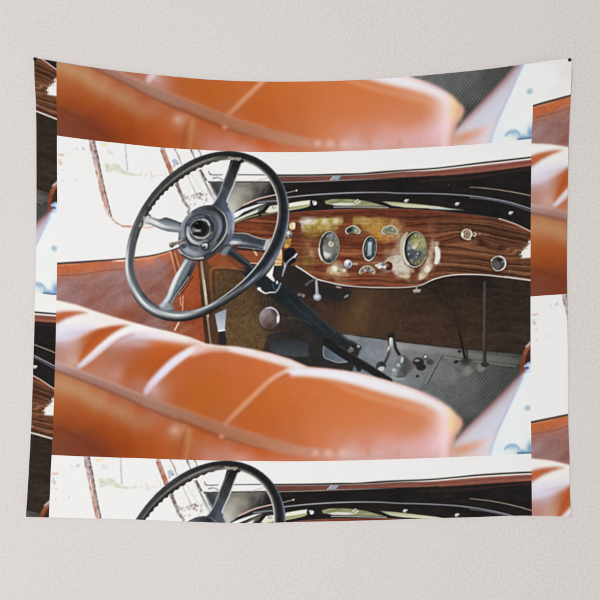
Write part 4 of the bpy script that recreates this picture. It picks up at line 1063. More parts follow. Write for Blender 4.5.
# ---------- 9. the leather seat, out of focus
seat = [(40, 296), (57, 300), (75, 304), (98, 311.6), (112, 316), (130, 321), (150, 327), (170, 331.4), (190, 337), (206, 343.4), (220, 345.2), (236, 346.2), (252, 349), (270, 352.6), (290, 358.6),
        (308, 366.4), (326, 368), (345, 370.2), (365, 374), (385, 379.4), (405, 385.4), (425, 392.6), (440, 400.4), (450, 407.4), (457, 414.6), (461.5, 418.6), (463, 423.6), (460, 430.4), (455.6, 437), (453.4, 446), (452.6, 470), (40, 480)]
SEATCOL = [
    (57, 330, 214, 208, 222), (57, 340, 190, 164, 172), (57, 352, 180, 128, 116), (68, 340, 200, 180, 190), (66, 354, 184, 136, 124), (76, 350, 186, 140, 122), (73, 360, 206, 178, 170), (60, 362, 178, 132, 118),
    (90, 345, 182, 94, 46), (84, 357, 184, 98, 54), (105, 334, 182, 92, 48), (125, 328, 186, 94, 52), (97, 340, 182, 90, 42),
    (110, 352, 178, 122, 104), (125, 342, 184, 134, 124), (140, 338, 184, 132, 116), (112, 366, 178, 112, 84), (100, 372, 188, 134, 116), (120, 360, 176, 108, 82), (117, 372, 192, 146, 136), (135, 355, 176, 102, 72), (128, 374, 176, 94, 52), (140, 366, 178, 94, 46), (148, 352, 184, 100, 56), (95, 360, 186, 120, 90),
    (160, 348, 194, 98, 46), (175, 350, 192, 98, 50), (152, 362, 186, 92, 42), (160, 365, 184, 90, 44), (185, 347, 196, 108, 66), (150, 375, 182, 96, 50), (140, 384, 182, 122, 100),
    (162, 384, 190, 128, 104), (170, 378, 188, 104, 62), (156, 396, 178, 128, 112), (185, 370, 188, 104, 60), (200, 360, 190, 104, 62), (220, 358, 194, 106, 64), (235, 360, 198, 110, 68), (195, 385, 188, 102, 48), (215, 385, 190, 104, 50), (205, 402, 186, 100, 44), (225, 400, 190, 104, 50), (180, 395, 182, 98, 52),
    (240, 385, 196, 106, 56), (250, 372, 202, 110, 62), (265, 364, 206, 112, 64), (275, 368, 206, 116, 72), (240, 400, 194, 108, 58), (222, 415, 184, 104, 62),
    (250, 418, 190, 100, 50), (262, 405, 196, 106, 52), (280, 395, 200, 112, 58), (300, 385, 204, 116, 66), (320, 390, 206, 120, 70), (270, 425, 192, 104, 56), (290, 415, 198, 110, 58), (310, 410, 202, 116, 66), (290, 435, 196, 112, 72), (330, 410, 206, 122, 76), (320, 430, 206, 124, 82), (345, 395, 210, 124, 72),
    (345, 420, 210, 128, 84), (340, 440, 212, 142, 116), (365, 400, 210, 126, 78), (365, 420, 210, 132, 96), (365, 440, 212, 150, 134), (385, 405, 210, 132, 90), (385, 425, 212, 142, 118), (385, 442, 216, 166, 160), (400, 412, 210, 136, 98), (400, 432, 214, 152, 138), (400, 446, 216, 172, 172), (420, 412, 212, 140, 102),
    (418, 428, 212, 146, 116), (430, 418, 214, 150, 120), (432, 432, 220, 178, 176), (420, 442, 222, 182, 196), (436, 445, 226, 192, 206), (442, 420, 236, 204, 208), (443, 438, 236, 206, 212), (350, 453, 208, 166, 158), (380, 454, 210, 166, 164), (410, 455, 214, 172, 172), (435, 455, 218, 176, 172),
    (449, 412, 238, 212, 176), (449, 425, 238, 206, 170), (452, 440, 226, 178, 160), (459, 421, 220, 168, 142), (449, 452, 224, 170, 152),
    # below the piping
    (57, 376, 176, 118, 78), (57, 384, 194, 150, 112), (70, 386, 192, 152, 112), (85, 394, 190, 150, 112), (100, 401, 188, 144, 108), (115, 408, 184, 136, 102), (130, 414, 182, 128, 92), (145, 421, 180, 120, 88), (75, 378, 178, 108, 66), (95, 388, 180, 104, 62), (115, 398, 178, 94, 54), (140, 409, 176, 88, 50),
    (57, 398, 178, 102, 58), (75, 405, 172, 92, 50), (57, 415, 164, 86, 46), (85, 415, 168, 86, 42), (105, 420, 170, 86, 44), (70, 425, 150, 76, 42), (57, 432, 128, 70, 46), (57, 445, 120, 70, 54), (75, 445, 122, 68, 50), (70, 436, 128, 70, 48), (90, 438, 130, 66, 42), (95, 448, 128, 64, 42), (100, 430, 154, 74, 36),
    (120, 432, 164, 80, 38), (125, 448, 152, 72, 36), (105, 452, 132, 64, 40), (145, 440, 172, 86, 42), (150, 453, 168, 82, 40), (160, 432, 182, 100, 58), (163, 447, 182, 92, 48), (170, 425, 182, 100, 60), (174, 430, 196, 140, 118), (186, 436, 184, 124, 86), (180, 446, 172, 92, 50), (190, 446, 184, 112, 74), (186, 455, 178, 100, 62),
    (200, 432, 182, 92, 46), (205, 445, 186, 112, 82), (210, 455, 196, 136, 118), (225, 450, 196, 132, 112), (220, 441, 182, 96, 54), (240, 449, 184, 92, 44), (240, 457, 202, 150, 142), (258, 453, 190, 98, 52), (270, 458, 200, 110, 70), (255, 459, 206, 130, 110)]
SC_ = np.array(SEATCOL, float)
_o = (SC_[:, 2] - SC_[:, 4]) > 66
SC_[_o, 2] *= .96; SC_[_o, 3] *= .945; SC_[_o, 4] *= .95
_k = np.clip((SC_[:, 0] - 290) / 60, 0, 1) * np.clip((436 - SC_[:, 0]) / 10, 0, 1) * np.clip((452 - SC_[:, 1]) / 18, 0, 1) * .5
SC_[:, 2:] += (np.array([205, 116, 66]) - SC_[:, 2:]) * _k[:, None]
MIX = field(SC_, 3.2, 2.1)


SOFT = np.zeros_like(C)
sl = crop(30, 540, 280, 480, 1)
SOFT[sl] = gauss(MIX(X[sl], Y[sl]), 4.2)


def paint_seat():
    poly(seat, MIX, 1, 1)
    poly([(30, 280), (540, 280), (540, 480), (30, 480)], lambda x, y: SOFT[crop(30, 540, 280, 480, 1)], 1, 1)
    # bright top roll, pleat by pleat
    poly([(40, 296), (57, 299.5), (75, 304), (98, 311.6), (130, 321), (152, 327), (146, 330), (134, 326), (122, 325), (112, 325.8), (102, 327.8), (94, 329.6), (84, 330), (70, 331), (57, 335), (57, 326), (66, 319.4), (78, 314.6), (88, 312.6), (78, 311), (66, 310.6), (40, 313)], (233, 230, 228), 2.6, .97)
    poly([(40, 330), (57, 327), (70, 325), (86, 325), (98, 327), (88, 334), (78, 338), (66, 341), (40, 344)], (216, 214, 230), 5.5, .75)
    poly([(50, 314), (58, 312.6), (66, 311.6), (76, 311.6), (86, 312.6), (76, 314.4), (66, 318), (57, 323), (50, 327)], (184, 98, 62), 2.2, 1)
    poly([(40, 299), (57, 300.5), (80, 306), (105, 314.6), (100, 314.8), (80, 310), (57, 308.6), (40, 310)], (234, 231, 226), 2.4, .9)
    # orange shade edges of the first big pleat
    poly([(78, 364), (82, 352), (88, 341), (97, 333), (110, 327.6), (128, 325.2), (139, 326.2), (128, 329), (114, 336), (100, 347), (88, 358.5)], (180, 90, 46), 2.6, .85)
    stroke([(84, 350), (94, 338), (110, 329.6), (128, 326.6)], 2.6, (158, 78, 50), 3.0, .5)
    # white pleat
    stroke([(79.6, 366), (90, 357.6), (102, 347), (114, 337.6), (127, 330.4), (140, 327.6), (152, 328)], [4.4, 6.4, 7.4, 8, 8.4, 8.4, 8], [(222, 220, 236), (228, 227, 236), (231, 231, 235), (233, 233, 235), (234, 233, 234), (235, 234, 233), (235, 234, 232)], 2.4, [.9, 1, 1, 1, 1, 1, 1])
    stroke([(112, 347), (124, 340), (136, 336), (150, 335.4), (164, 337), (178, 339.6), (194, 342.4)], [2, 5, 8, 9, 8.6, 7, 4], [(196, 176, 190), (206, 194, 214), (214, 208, 224), (222, 219, 230), (226, 222, 230), (228, 222, 226), (230, 222, 222)], 9, [.5, .8, .95, 1, 1, 1, 1])
    stroke([(136, 331), (150, 330.6), (168, 334), (186, 338.6)], 5, (234, 231, 231), 5, .95)
    glow(140, 344, 14, 3.5, (198, 182, 196), .55)
    stroke([(150, 327.6), (170, 332.2), (190, 337.8), (204, 343)], 3.6, (234, 230, 226), 2.4, .9)
    stroke([(86, 362), (98, 352), (110, 343), (122, 336.6)], 1.2, (164, 128, 150), 2, .45)
    stroke([(77.6, 366.4), (80, 364)], 3, (190, 184, 208), 2.4, .6)
    stroke([(150, 344), (166, 344.4), (182, 346.4)], 4, (200, 116, 70), 5, .5)
    # third pleat
    stroke([(146, 392), (152, 383.6), (162, 373), (174, 362), (187, 352.8), (200, 347.2), (211, 345.4)], [5.6, 7, 8, 8.4, 8, 6.6, 5], [(214, 202, 216), (220, 214, 236), (221, 218, 238), (223, 220, 238), (227, 223, 234), (230, 222, 226), (228, 212, 212)], 3.0, [.8, .98, 1, 1, 1, .98, .92])
    stroke([(147, 378), (158, 366), (171, 355.6), (184, 348.6)], 2.6, (156, 80, 44), 3.6, .5)
    glow(154, 389, 6, 6, (206, 186, 192), .5, -40)
    poly([(196, 342), (206, 343.4), (220, 345.2), (236, 346.2), (252, 349), (252, 355), (240, 353.4), (226, 351.6), (212, 351.6), (200, 354), (192, 357)], (222, 192, 180), 4.6, .8)
    stroke([(190, 337.6), (204, 343.2), (218, 346), (236, 347.4), (252, 350)], [3, 3.4, 3, 3, 5], (232, 222, 220), 2.8, .85)
    # fourth pleat
    poly([(228, 346), (238, 346.6), (252, 349), (270, 352.6), (290, 358.6), (308, 366.4), (296, 370), (284, 366), (270, 362), (256, 358), (242, 354.5), (230, 351)], (229, 223, 226), 4.4, .95)
    stroke([(224, 426), (233, 416.6), (244, 405.6), (256, 394), (268, 382.6), (279, 374.6), (290, 369.6)], [5.4, 5.6, 5.6, 5.4, 5, 4.6, 4.4], [(196, 138, 112), (206, 144, 112), (212, 150, 116), (218, 156, 122), (222, 160, 130), (226, 176, 152), (228, 196, 180)], 2.4, [.6, .85, .9, .9, .9, .9, .9])
    stroke([(229.6, 424), (240, 413.4), (252, 401.6), (264, 390), (276, 380), (288, 374)], 2.0, (150, 78, 38), 2.8, .5)
    # long bright roll to the right
    poly([(286, 370), (298, 367.6), (310, 367.2), (326, 368), (345, 370.2), (365, 374), (385, 379.4), (405, 385.4), (425, 392.6), (440, 400.4), (449, 407), (450, 414), (444, 416), (436, 410), (424, 404.6), (408, 399.6), (390, 395), (372, 390), (354, 384.6), (338, 380.6), (322, 378), (306, 376.4), (292, 376)],
         lambda x, y: lerp3(np.clip((x - 300) / 120, 0, 1), (229, 229, 237), (232, 230, 235)), 6.0, 1)
    poly([(330, 381), (356, 390), (380, 398), (404, 403), (426, 408), (442, 416), (440, 424), (420, 414), (396, 406), (370, 399), (346, 390)], (228, 186, 166), 7, .4)
    stroke([(345, 371.4), (385, 380.6), (425, 394), (441, 402.4)], 2.4, (226, 206, 214), 3, .55)
    stroke([(418, 391), (432, 396.4), (444, 403.6), (451, 410.4)], 3, (232, 164, 158), 3.0, .6)
    # right end of the seat
    stroke([(444, 408), (445, 424), (444.6, 442), (444, 460)], [7, 8, 8, 8], (238, 214, 218), 6, .75)
    stroke([(448, 406), (452, 413), (453, 421), (451, 430)], [4, 5, 5, 4], (238, 212, 156), 4.0, .85)
    stroke([(457.4, 416), (460, 420), (459.6, 426)], 4, (224, 168, 142), 3, .8)
    stroke([(457, 432), (453.6, 440), (452, 450)], 2.2, (170, 104, 84), 3, .7)
    stroke([(452, 444), (451, 458)], 2, (196, 130, 96), 3, .5)
    # piping band with its shadow line
    stroke([(40, 362), (57, 367), (76, 374.6), (100, 383.4), (126, 394), (150, 403.6), (176, 413.6), (200, 422.6), (226, 431.6), (250, 439), (280, 446.8), (304, 451.6), (330, 454.4)],
           [8, 8.4, 9, 9.6, 10, 10.6, 11, 12, 12.6, 12.6, 12, 10, 8],
           [(170, 142, 140), (168, 138, 134), (160, 124, 116), (156, 117, 106), (156, 115, 102), (160, 121, 108), (158, 116, 100), (160, 112, 90), (164, 114, 90), (170, 119, 94), (180, 132, 108), (190, 147, 128), (204, 162, 148)], 4.2, [.9] * 9 + [.85, .8, .7, .4])
    stroke([(40, 358), (57, 362.8), (80, 371), (110, 382.6), (140, 394.4), (160, 402)], 2.6, (196, 168, 166), 3, [.8, .8, .6, .5, .5, .0])
    stroke([(150, 408), (190, 421.6), (230, 435.6), (262, 444)], 1.2, (146, 92, 70), 2.2, .5)
    stroke([(160, 402), (196, 414), (232, 427), (262, 436)], 1.6, (196, 146, 120), 2.6, .5)
    stroke([(40, 365), (57, 371), (76, 378), (100, 387.6), (126, 398.6), (150, 409.6), (172, 418.6), (196, 426.8), (222, 436.6), (250, 445.6), (276, 452)], [2, 2, 1.9, 1.9, 1.9, 2, 2.4, 2.4, 2.2, 2, 2], (116, 66, 50), 2.0, [.7, .75, .75, .8, .7, .6, .7, .7, .6, .4, .1])
    stroke([(180, 419), (196, 427.6), (222, 438)], 3, (160, 70, 34), 3, .45)
    for x_, y_, r_ in [(315.4, 452.6, 3.4), (328, 452.8, 3.8), (343, 453.4, 4.4)]:
        glow(x_, y_, r_, r_ * .95, (226, 182, 168), .7); 
    for x_ in (309, 321.6, 335.6, 368, 398):
        glow(x_, 453, 1.8, 3.6, (178, 118, 92), .5)
    glow(350, 454.5, 30, 2.6, (214, 176, 170), .35)
    glow(300, 459.5, 40, 2.2, (196, 130, 106), .5); glow(400, 457, 40, 1.6, (198, 146, 136), .5)
    # lower front: seam, glints
    stroke([(186.4, 424), (184, 432), (181, 444), (178, 460)], [1.6, 2.6, 3, 3], (150, 80, 44), 3, .6)
    stroke([(189.6, 430), (188, 442), (186, 458)], 3, (190, 138, 98), 3.6, .55)
    glow(174.6, 430, 4.4, 3.8, (206, 168, 152), .75); glow(184, 428, 2, 4, (206, 132, 92), .6, 14)
    ell(221.6, 436.4, 2.8, 2, (214, 156, 136), 3, .8)
    glow(262, 452, 8, 4, (188, 88, 38), .5, 15)
    stroke([(57, 428), (74, 436), (92, 446), (104, 453)], 2.2, (98, 52, 40), 5, .5)


def seat_blurred():
    paint_seat()
    s_ = crop(30, 540, 280, 480, 1)
    C[s_] = gauss(C[s_], 1.15)


def far_end():
    seat_blurred()
    s_ = crop(30, 540, 280, 480, 1)
    w_ = np.clip((X[s_] - 350) / 80, 0, 1)[..., None]
    C[s_] = C[s_] * (1 - w_) + gauss(C[s_], 2.2) * w_


clipped(seat, 3.0, far_end, False, P_SEAT)
sl = crop(395, 475, 376, 458, 6)
w_ = np.clip(1 - seg_dist(spline(seat[21:34]), X[sl], Y[sl], False) / 5.0, 0, 1)[..., None] * np.clip((X[sl] - 395) / 25, 0, 1)[..., None]
C[sl] = C[sl] * (1 - w_) + gauss(C[sl], 1.7) * w_

# ---------- 10. steering wheel
outer = [(147.4, 199.6), (151.5, 193), (157, 185.8), (168.3, 175.2), (177, 168.8), (185, 164.2), (196.7, 158.2), (210.7, 153.2), (220, 151.4), (230, 150.6), (246, 152.6), (260, 159.6), (272, 170.6), (282, 182.6), (287, 192.4),
         (289.6, 206), (288.8, 220), (285.8, 236), (281, 248.4), (274, 262.6), (265, 274.6), (253, 285.4), (240, 294.6), (220, 307.8), (200, 317), (180, 322), (163.5, 320.6), (149.4, 314), (140.2, 304.2), (130.2, 287.8), (125.2, 272),
         (124.4, 260), (126.2, 248), (129.3, 236.5), (134, 223.3), (141, 209.6)]
inner = [(157.3, 200.4), (165, 191), (177, 181.8), (185, 175.8), (195.5, 169.8), (208, 164.4), (220, 161), (232, 160), (243, 161.4), (252, 164.4), (262, 172), (270, 183.6), (276, 195), (278, 208), (276.8, 220), (274.2, 233), (268.6, 244.6), (258, 263),
         (247.5, 275.4), (233, 288.6), (220, 298.6), (200, 307.4), (188, 310.2), (171, 310), (157.4, 306.2), (150.8, 301.8), (143.3, 291.5), (137, 277.4), (134.6, 262), (135.2, 250), (138, 236), (143, 224), (151, 211)]
# column shroud shows between the spokes already; spokes first
# top spoke
poly([(231.4, 157), (242.5, 160), (240, 167), (236.4, 176), (232.6, 187), (228.6, 196), (226.6, 203), (229.6, 210), (232, 216), (210, 212), (208, 207), (214, 203.6), (219, 195), (223, 182.6), (228, 170)],
     field([(234, 164, 44, 44, 44), (240, 163, 40, 38, 36), (230, 175, 62, 64, 68), (235, 172, 50, 50, 52), (226, 184, 66, 68, 73), (231, 184, 62, 62, 66), (222, 195, 68, 76, 88), (227, 194, 80, 88, 100), (216, 206, 66, 74, 86), (224, 208, 72, 84, 104), (220, 187, 100, 112, 126)], 2.5, 2), 1.0, 1, P_WHEEL)
stroke([(241, 163.4), (237.4, 174), (233.6, 185), (229.4, 194.6), (226.8, 202), (228.4, 208), (232, 213)], [1, 1.2, 1.4, 1.6, 1.8, 2, 2], [(150, 144, 134), (188, 186, 180), (190, 194, 200), (178, 190, 206), (186, 200, 220), (170, 186, 212), (150, 166, 196)], 1.0)
stroke([(232.4, 162), (227.4, 173), (222.4, 185), (218, 196.6), (213, 203.8)], 1.3, [(86, 86, 84), (120, 122, 124), (150, 158, 166), (140, 154, 172), (110, 122, 140)], 1.1, .9)
stroke([(234, 178), (230.6, 188), (226.6, 196)], 1.4, (96, 90, 86), 1.4, .6)
# left spoke
lsp = [(142, 217.6), (151, 217), (159, 219), (165, 217.4), (170, 218.4), (180, 222.2), (184, 224), (180, 234), (176.6, 232.8), (166.6, 231.2), (158.5, 228.4), (150, 224.4), (142, 222.8)]


def shade_left():
    poly(lsp, (112, 121, 134), 1.0, 1)
    stroke([(142, 219), (150, 220.4), (157, 223.4), (164, 226.4), (172, 227.6), (181, 229)], [5, 4.6, 4.4, 3.6, 3.2, 3.4], [(196, 200, 202), (220, 222, 224), (222, 224, 226), (208, 211, 214), (176, 184, 194), (150, 160, 174)], 3.2, .95)
    stroke([(152, 217.4), (159, 219.4), (165, 217.8), (171, 219), (183, 223.4)], [1.4, 2.2, 3.6, 3.8, 3.6], [(150, 154, 158), (120, 127, 136), (80, 88, 102), (74, 82, 97), (82, 90, 105)], 2.2, .95)
    stroke([(160, 222.4), (168, 223.6), (178, 226)], 1.6, (150, 160, 174), 2, .6)
    stroke([(157, 227.8), (163, 230.4), (170, 231.6), (178, 232.8)], 1.5, [(150, 142, 134), (112, 100, 90), (118, 106, 96), (190, 190, 190)], 1.2, .95)


clipped(lsp, 1.0, shade_left, True, P_WHEEL)
# right spoke
rsp = [(226, 226), (231, 232.6), (238, 233.2), (247.5, 233.6), (257, 237.6), (270, 240.2), (266, 250.8), (253, 248.6), (241.7, 247.6), (232, 244.4), (222, 245)]


def shade_right():
    poly(rsp, (70, 78, 92), 1.0, 1)
    stroke([(226, 236), (236, 237.4), (248, 239), (260, 242.4), (270, 244)], 4.4, [(84, 94, 112), (76, 84, 100), (62, 70, 84), (66, 74, 88), (96, 104, 116)], 2.6, .9)
    stroke([(226, 242.6), (235, 242.4), (243, 243), (254, 245), (266, 248)], [3.4, 4, 2.6, 2, 2], [(160, 170, 182), (214, 219, 223), (142, 152, 166), (100, 110, 124), (140, 144, 148)], 2.6, .95)
    stroke([(230, 239.6), (236, 239.4), (241, 240.6)], 1.6, (130, 142, 160), 2, .7)


clipped(rsp, 1.0, shade_right, True, P_WHEEL)
stroke([(231, 233), (238, 233.2), (247, 233.8), (256, 237.4), (268, 240)], .9, [(160, 158, 152), (184, 172, 158), (206, 196, 182), (196, 186, 172), (190, 190, 190)], .9, .9)
stroke([(226, 246), (240, 248.8), (253, 250.2), (264, 251.4)], 1.8, (44, 42, 42), 1.2, .9)
stroke([(238, 247.2), (252, 248.4), (263, 250)], .7, (176, 170, 160), .9, .75)
# bottom spoke
bsp = [(184, 258), (196, 262), (195.4, 266), (190, 277), (184.4, 286), (176.6, 296), (172.4, 304), (172, 311), (158, 309), (159.6, 304), (165.4, 296.6), (170, 285.6), (175, 275), (181, 266)]


def shade_bottom():
    poly(bsp, (104, 117, 131), 1.0, 1)
    stroke([(186, 261), (178.6, 273), (173, 285), (168.4, 297), (162, 306)], [3, 4, 4.4, 4, 4], [(196, 202, 208), (224, 227, 229), (222, 225, 228), (208, 213, 217), (204, 209, 213)], 2.8, .95)
    stroke([(194, 264), (188.6, 276), (182.4, 286), (175.6, 296), (171, 306)], [4, 4.4, 4, 3.4, 3], [(70, 78, 86), (50, 56, 62), (52, 58, 65), (58, 66, 74), (76, 86, 94)], 2.4, .95)
    stroke([(190, 262), (184, 273), (178.4, 284)], 2.2, (124, 139, 155), 2.4, .7)
    stroke([(188.6, 277), (182, 286.4), (175.8, 295), (171.6, 303)], .9, (190, 199, 206), 1.1, .85)


clipped(bsp, 1.0, shade_bottom, True, P_WHEEL)
stroke([(192.6, 277), (186.4, 287), (178.8, 297)], 1.5, (44, 46, 50), 1.2, .6)

# rim
ANG = np.array([0, 25, 45, 68, 90, 112, 135, 160, 185, 215, 240, 270, 290, 315, 340, 360.0])
SK = np.array([0, .2, .4, .6, .8, 1])
TAB = np.array([
    [(150, 166, 196), (70, 80, 100), (42, 44, 50), (40, 42, 47), (62, 63, 67), (214, 210, 206)],
    [(96, 106, 124), (116, 128, 152), (60, 68, 82), (42, 45, 50), (50, 53, 57), (222, 220, 216)],
    [(50, 54, 60), (66, 72, 82), (140, 150, 168), (56, 63, 72), (42, 46, 51), (224, 225, 225)],
    [(44, 45, 47), (50, 53, 56), (76, 83, 90), (122, 130, 138), (72, 78, 84), (208, 212, 214)],
    [(40, 40, 40), (44, 45, 46), (62, 66, 70), (104, 111, 116), (196, 201, 204), (112, 117, 120)],
    [(40, 41, 42), (54, 57, 59), (138, 144, 148), (218, 222, 225), (120, 130, 138), (98, 106, 114)],
    [(46, 48, 50), (136, 142, 146), (230, 233, 235), (122, 133, 144), (80, 90, 102), (66, 73, 82)],
    [(196, 203, 208), (214, 219, 224), (104, 113, 124), (76, 83, 92), (92, 98, 106), (134, 130, 130)],
    [(112, 114, 117), (106, 108, 111), (78, 80, 83), (96, 98, 101), (72, 72, 72), (100, 98, 98)],
    [(90, 90, 91), (70, 71, 72), (74, 74, 74), (102, 101, 100), (58, 56, 53), (60, 56, 52)],
    [(92, 94, 96), (66, 67, 68), (62, 62, 62), (120, 117, 112), (58, 55, 51), (54, 49, 44)],
    [(72, 74, 76), (47, 48, 49), (52, 52, 51), (138, 133, 124), (88, 81, 72), (56, 51, 46)],
    [(62, 64, 66), (44, 45, 46), (40, 41, 42), (50, 50, 50), (118, 113, 105), (188, 182, 170)],
    [(80, 86, 94), (43, 45, 48), (38, 40, 44), (44, 45, 47), (112, 109, 104), (222, 216, 208)],
    [(132, 148, 178), (54, 60, 74), (40, 42, 46), (38, 40, 45), (80, 79, 80), (222, 217, 210)],
    [(150, 166, 196), (70, 80, 100), (42, 44, 50), (40, 42, 47), (62, 63, 67), (214, 210, 206)]], float)


def round_off(pts, m=5):
    p = np.array(pts, float) - (207, 236)
    t, r = np.arctan2(p[:, 1], p[:, 0]), np.hypot(p[:, 0], p[:, 1])
    f = lambda t: np.stack([np.ones_like(t)] + [g(k * t) for k in range(1, m + 1) for g in (np.cos, np.sin)], -1)
    q = np.linalg.lstsq(f(t), r, rcond=None)[0]
    u = np.linspace(0, 2 * math.pi, 121)[:-1]
    v = f(u) @ q
    return np.stack([207 + v * np.cos(u), 236 + v * np.sin(u)], -1)


PO, PI_ = round_off(outer), round_off(inner)
sl = crop(122, 292, 148, 324, 2)
x, y = X[sl], Y[sl]
do, di = seg_dist(PO, x, y, True), seg_dist(PI_, x, y, True)
ino, ini = inside(PO, x, y), inside(PI_, x, y)
th = np.degrees(np.arctan2(y - 236, x - 207)) % 360
grip = np.clip((th - 196) / 12, 0, 1) * np.clip((284 - th) / 10, 0, 1)
wave = (.5 + .5 * np.sin(np.radians(th) * 60)) * 1.1 * grip
sdo = np.where(ino, -do, do)
sdi = np.where(ini, di, -di) - wave + .3 * grip
al = ramp(np.maximum(sdo, sdi), .9)
s = np.clip(do / (do + di + 1e-6), 0, 1)
ia = np.clip(np.searchsorted(ANG, th, side='right') - 1, 0, len(ANG) - 2)
fa = ((th - ANG[ia]) / (ANG[ia + 1] - ANG[ia]))
fa = fa * fa * (3 - 2 * fa)
sk = np.clip((s / .2).astype(int), 0, 4); fs = np.clip(s / .2 - sk, 0, 1)
fs = fs * fs * (3 - 2 * fs)
c0 = TAB[ia, sk] * (1 - fs)[..., None] + TAB[ia, sk + 1] * fs[..., None]
c1 = TAB[ia + 1, sk] * (1 - fs)[..., None] + TAB[ia + 1, sk + 1] * fs[..., None]
cc = c0 * (1 - fa)[..., None] + c1 * fa[..., None]
cc = cc + ((vnoise(x * .22, y * .22) - .5) * 8)[..., None]
put(sl, al, cc, P_WHEEL)
# where spokes meet the rim
stroke([(229, 157.6), (234, 158.6), (240, 158.4)], 2.4, (168, 160, 144), 1.6, .8); ell(241.6, 161.4, 2.6, 1.6, (36, 34, 34), 1.4, .9); ell(235, 160.6, 2, 1.2, (60, 58, 54), 1.2, .7)
poly([(143.4, 216.4), (150, 216.6), (149, 223), (143, 223)], (196, 200, 202), 1.8, .7); stroke([(148, 207), (147, 213), (150, 216)], 2.2, (54, 52, 50), 1.8, .8); stroke([(143, 224), (140.4, 228)], 1.8, (90, 88, 88), 1.4, .7); stroke([(141, 223.4), (139.6, 226.6)], .9, (220, 214, 210), 1, .8)
poly([(266, 240), (271, 238), (269, 245), (265, 251), (263, 249)], (208, 210, 214), 1.6, .75)
poly([(158, 304.6), (164, 302), (172, 304), (173, 309), (166, 311), (160, 309)], (168, 178, 184), 2.4, .55)
# hub
hub = [(178.6, 234), (182, 222.6), (190, 212.6), (200, 206.6), (210, 205), (219.4, 207), (226.4, 213.4), (229.4, 223), (228.6, 235), (222.6, 246), (213, 254.6), (203, 259.4), (193, 259.2), (184, 254.6), (178.8, 246)]


def shade_hub():
    poly(hub, (84, 91, 104), 1.0, 1, None, True)
    stroke([(182, 236), (184, 225), (191, 215.6), (201, 209.4), (210, 207.6)], 5.4, [(142, 156, 176), (124, 136, 156), (100, 109, 124), (78, 83, 92), (66, 69, 74)], 4, .9)
    stroke([(208, 208.6), (217, 210.6), (224, 217)], 4, (60, 62, 67), 3, .8)
    stroke([(214, 214), (219.4, 221), (219.6, 231), (215, 241), (207, 249)], 3.6, [(88, 96, 110), (122, 135, 156), (124, 138, 160), (104, 114, 130), (84, 92, 104)], 3, .9)
    stroke([(182, 243), (187, 250), (195, 253.6), (203, 253)], 6, [(170, 180, 190), (158, 170, 182), (150, 162, 174), (104, 113, 124)], 4.6, .9)
    stroke([(192, 247.6), (199, 249), (206, 250.4)], 2.6, (110, 122, 138), 3, .6)
    ell(183.6, 246, 3, 2.6, (64, 72, 86), 2.2, .9)
    stroke([(205, 256.6), (214, 251.6), (222, 243.4), (227, 233)], 4, [(62, 65, 71), (56, 58, 64), (62, 66, 74), (88, 98, 114)], 3, .9)
    stroke([(229, 216), (230, 225), (228.6, 233)], 2.4, (146, 168, 204), 2.4, .8)


poly([(222, 201), (227, 202.6), (229.6, 208), (233.6, 215), (234.2, 225), (233.4, 234), (228, 244), (218, 240)], field([(226, 206, 84, 94, 112), (232, 216, 120, 136, 166), (233, 226, 130, 150, 186), (231, 236, 96, 106, 124), (226, 226, 70, 78, 92)], 3, 2), 1.4, 1, P_WHEEL, True)
stroke([(228.4, 206), (232.6, 214.6), (233.6, 224), (232.6, 233)], 1.6, [(176, 192, 220), (158, 180, 218), (150, 174, 214), (140, 158, 190)], 1.4, .9)
poly([(216, 252), (222, 245), (230, 244), (238, 248.4), (232, 250.4), (226, 254)], (62, 66, 73), 1.6, .95)
poly([(221, 253), (226.4, 246.8), (231, 246.4), (229, 250.6), (225, 255.4)], (120, 130, 142), 2.2, .8, None, True)
clipped(hub, 1.0, shade_hub, True, P_WHEEL)
stroke([(217, 208.6), (224, 214), (227, 223), (226, 233), (220, 243), (212, 251)], [1, 1.2, 1.2, 1.2, 1.2, 1], (206, 196, 178), .9, [.2, .8, .9, .9, .9, .7])
stroke([(213, 208), (220.6, 213.6), (224, 223), (222.6, 233), (217.6, 241)], 2.4, (46, 44, 46), 1.6, .75)
stroke([(178.6, 250), (184, 255), (193, 258.6), (203, 257.8)], 1.6, (196, 204, 208), 1.2, .85)
stroke([(182, 254.8), (190, 259), (200, 260.4), (208, 258.6), (216, 253)], 1.6, (46, 48, 52), 1.2, .8)
stroke([(180, 230), (184, 221), (191, 213.6)], 1.6, (168, 182, 202), 1.8, .6)
for k in range(7):
    ell(186 + 34 * rs.rand(), 208 + 8 * rs.rand(), .5, .5, (170, 174, 180), .8, .45)
ell(200.2, 230, 15.4, 15.8, (44, 44, 48), 1.0, 1, 35)
ell(200.5, 229.6, 14.4, 14.5, (78, 83, 93), 1.0, 1, 35)
stroke([(206, 218.4), (211.6, 223.6), (212.4, 231), (209, 237.6)], 4, [(58, 60, 66), (50, 52, 57), (56, 60, 68), (84, 92, 104)], 3, .9)
stroke([(189, 222), (195, 217.6), (203, 216.6)], 3, (96, 104, 118), 3, .8)
stroke([(188, 228), (188, 235), (192, 241), (199, 243.6), (206, 241)], 3.6, [(150, 160, 172), (196, 203, 208), (198, 204, 209), (160, 171, 182), (116, 127, 140)], 2.6, .95)
stroke([(186, 237), (190, 243.6), (197, 246)], 1.4, (40, 40, 42), 1.0, .85)
stroke([(210, 217.6), (214.6, 224), (214.6, 231), (211, 238)], .9, (140, 144, 150), 1.0, .6)
stroke([(203, 239), (208, 236), (212, 232)], 1.0, (190, 178, 158), 1.0, .8)
ell(200.2, 229, 10.2, 9.8, (172, 180, 182), 1.2); ell(201.4, 228.6, 8.4, 8.6, (62, 62, 66), 1.2)
stroke([(203, 219.4), (207, 221), (209.4, 225)], 2, (190, 192, 190), 1.4, .9)
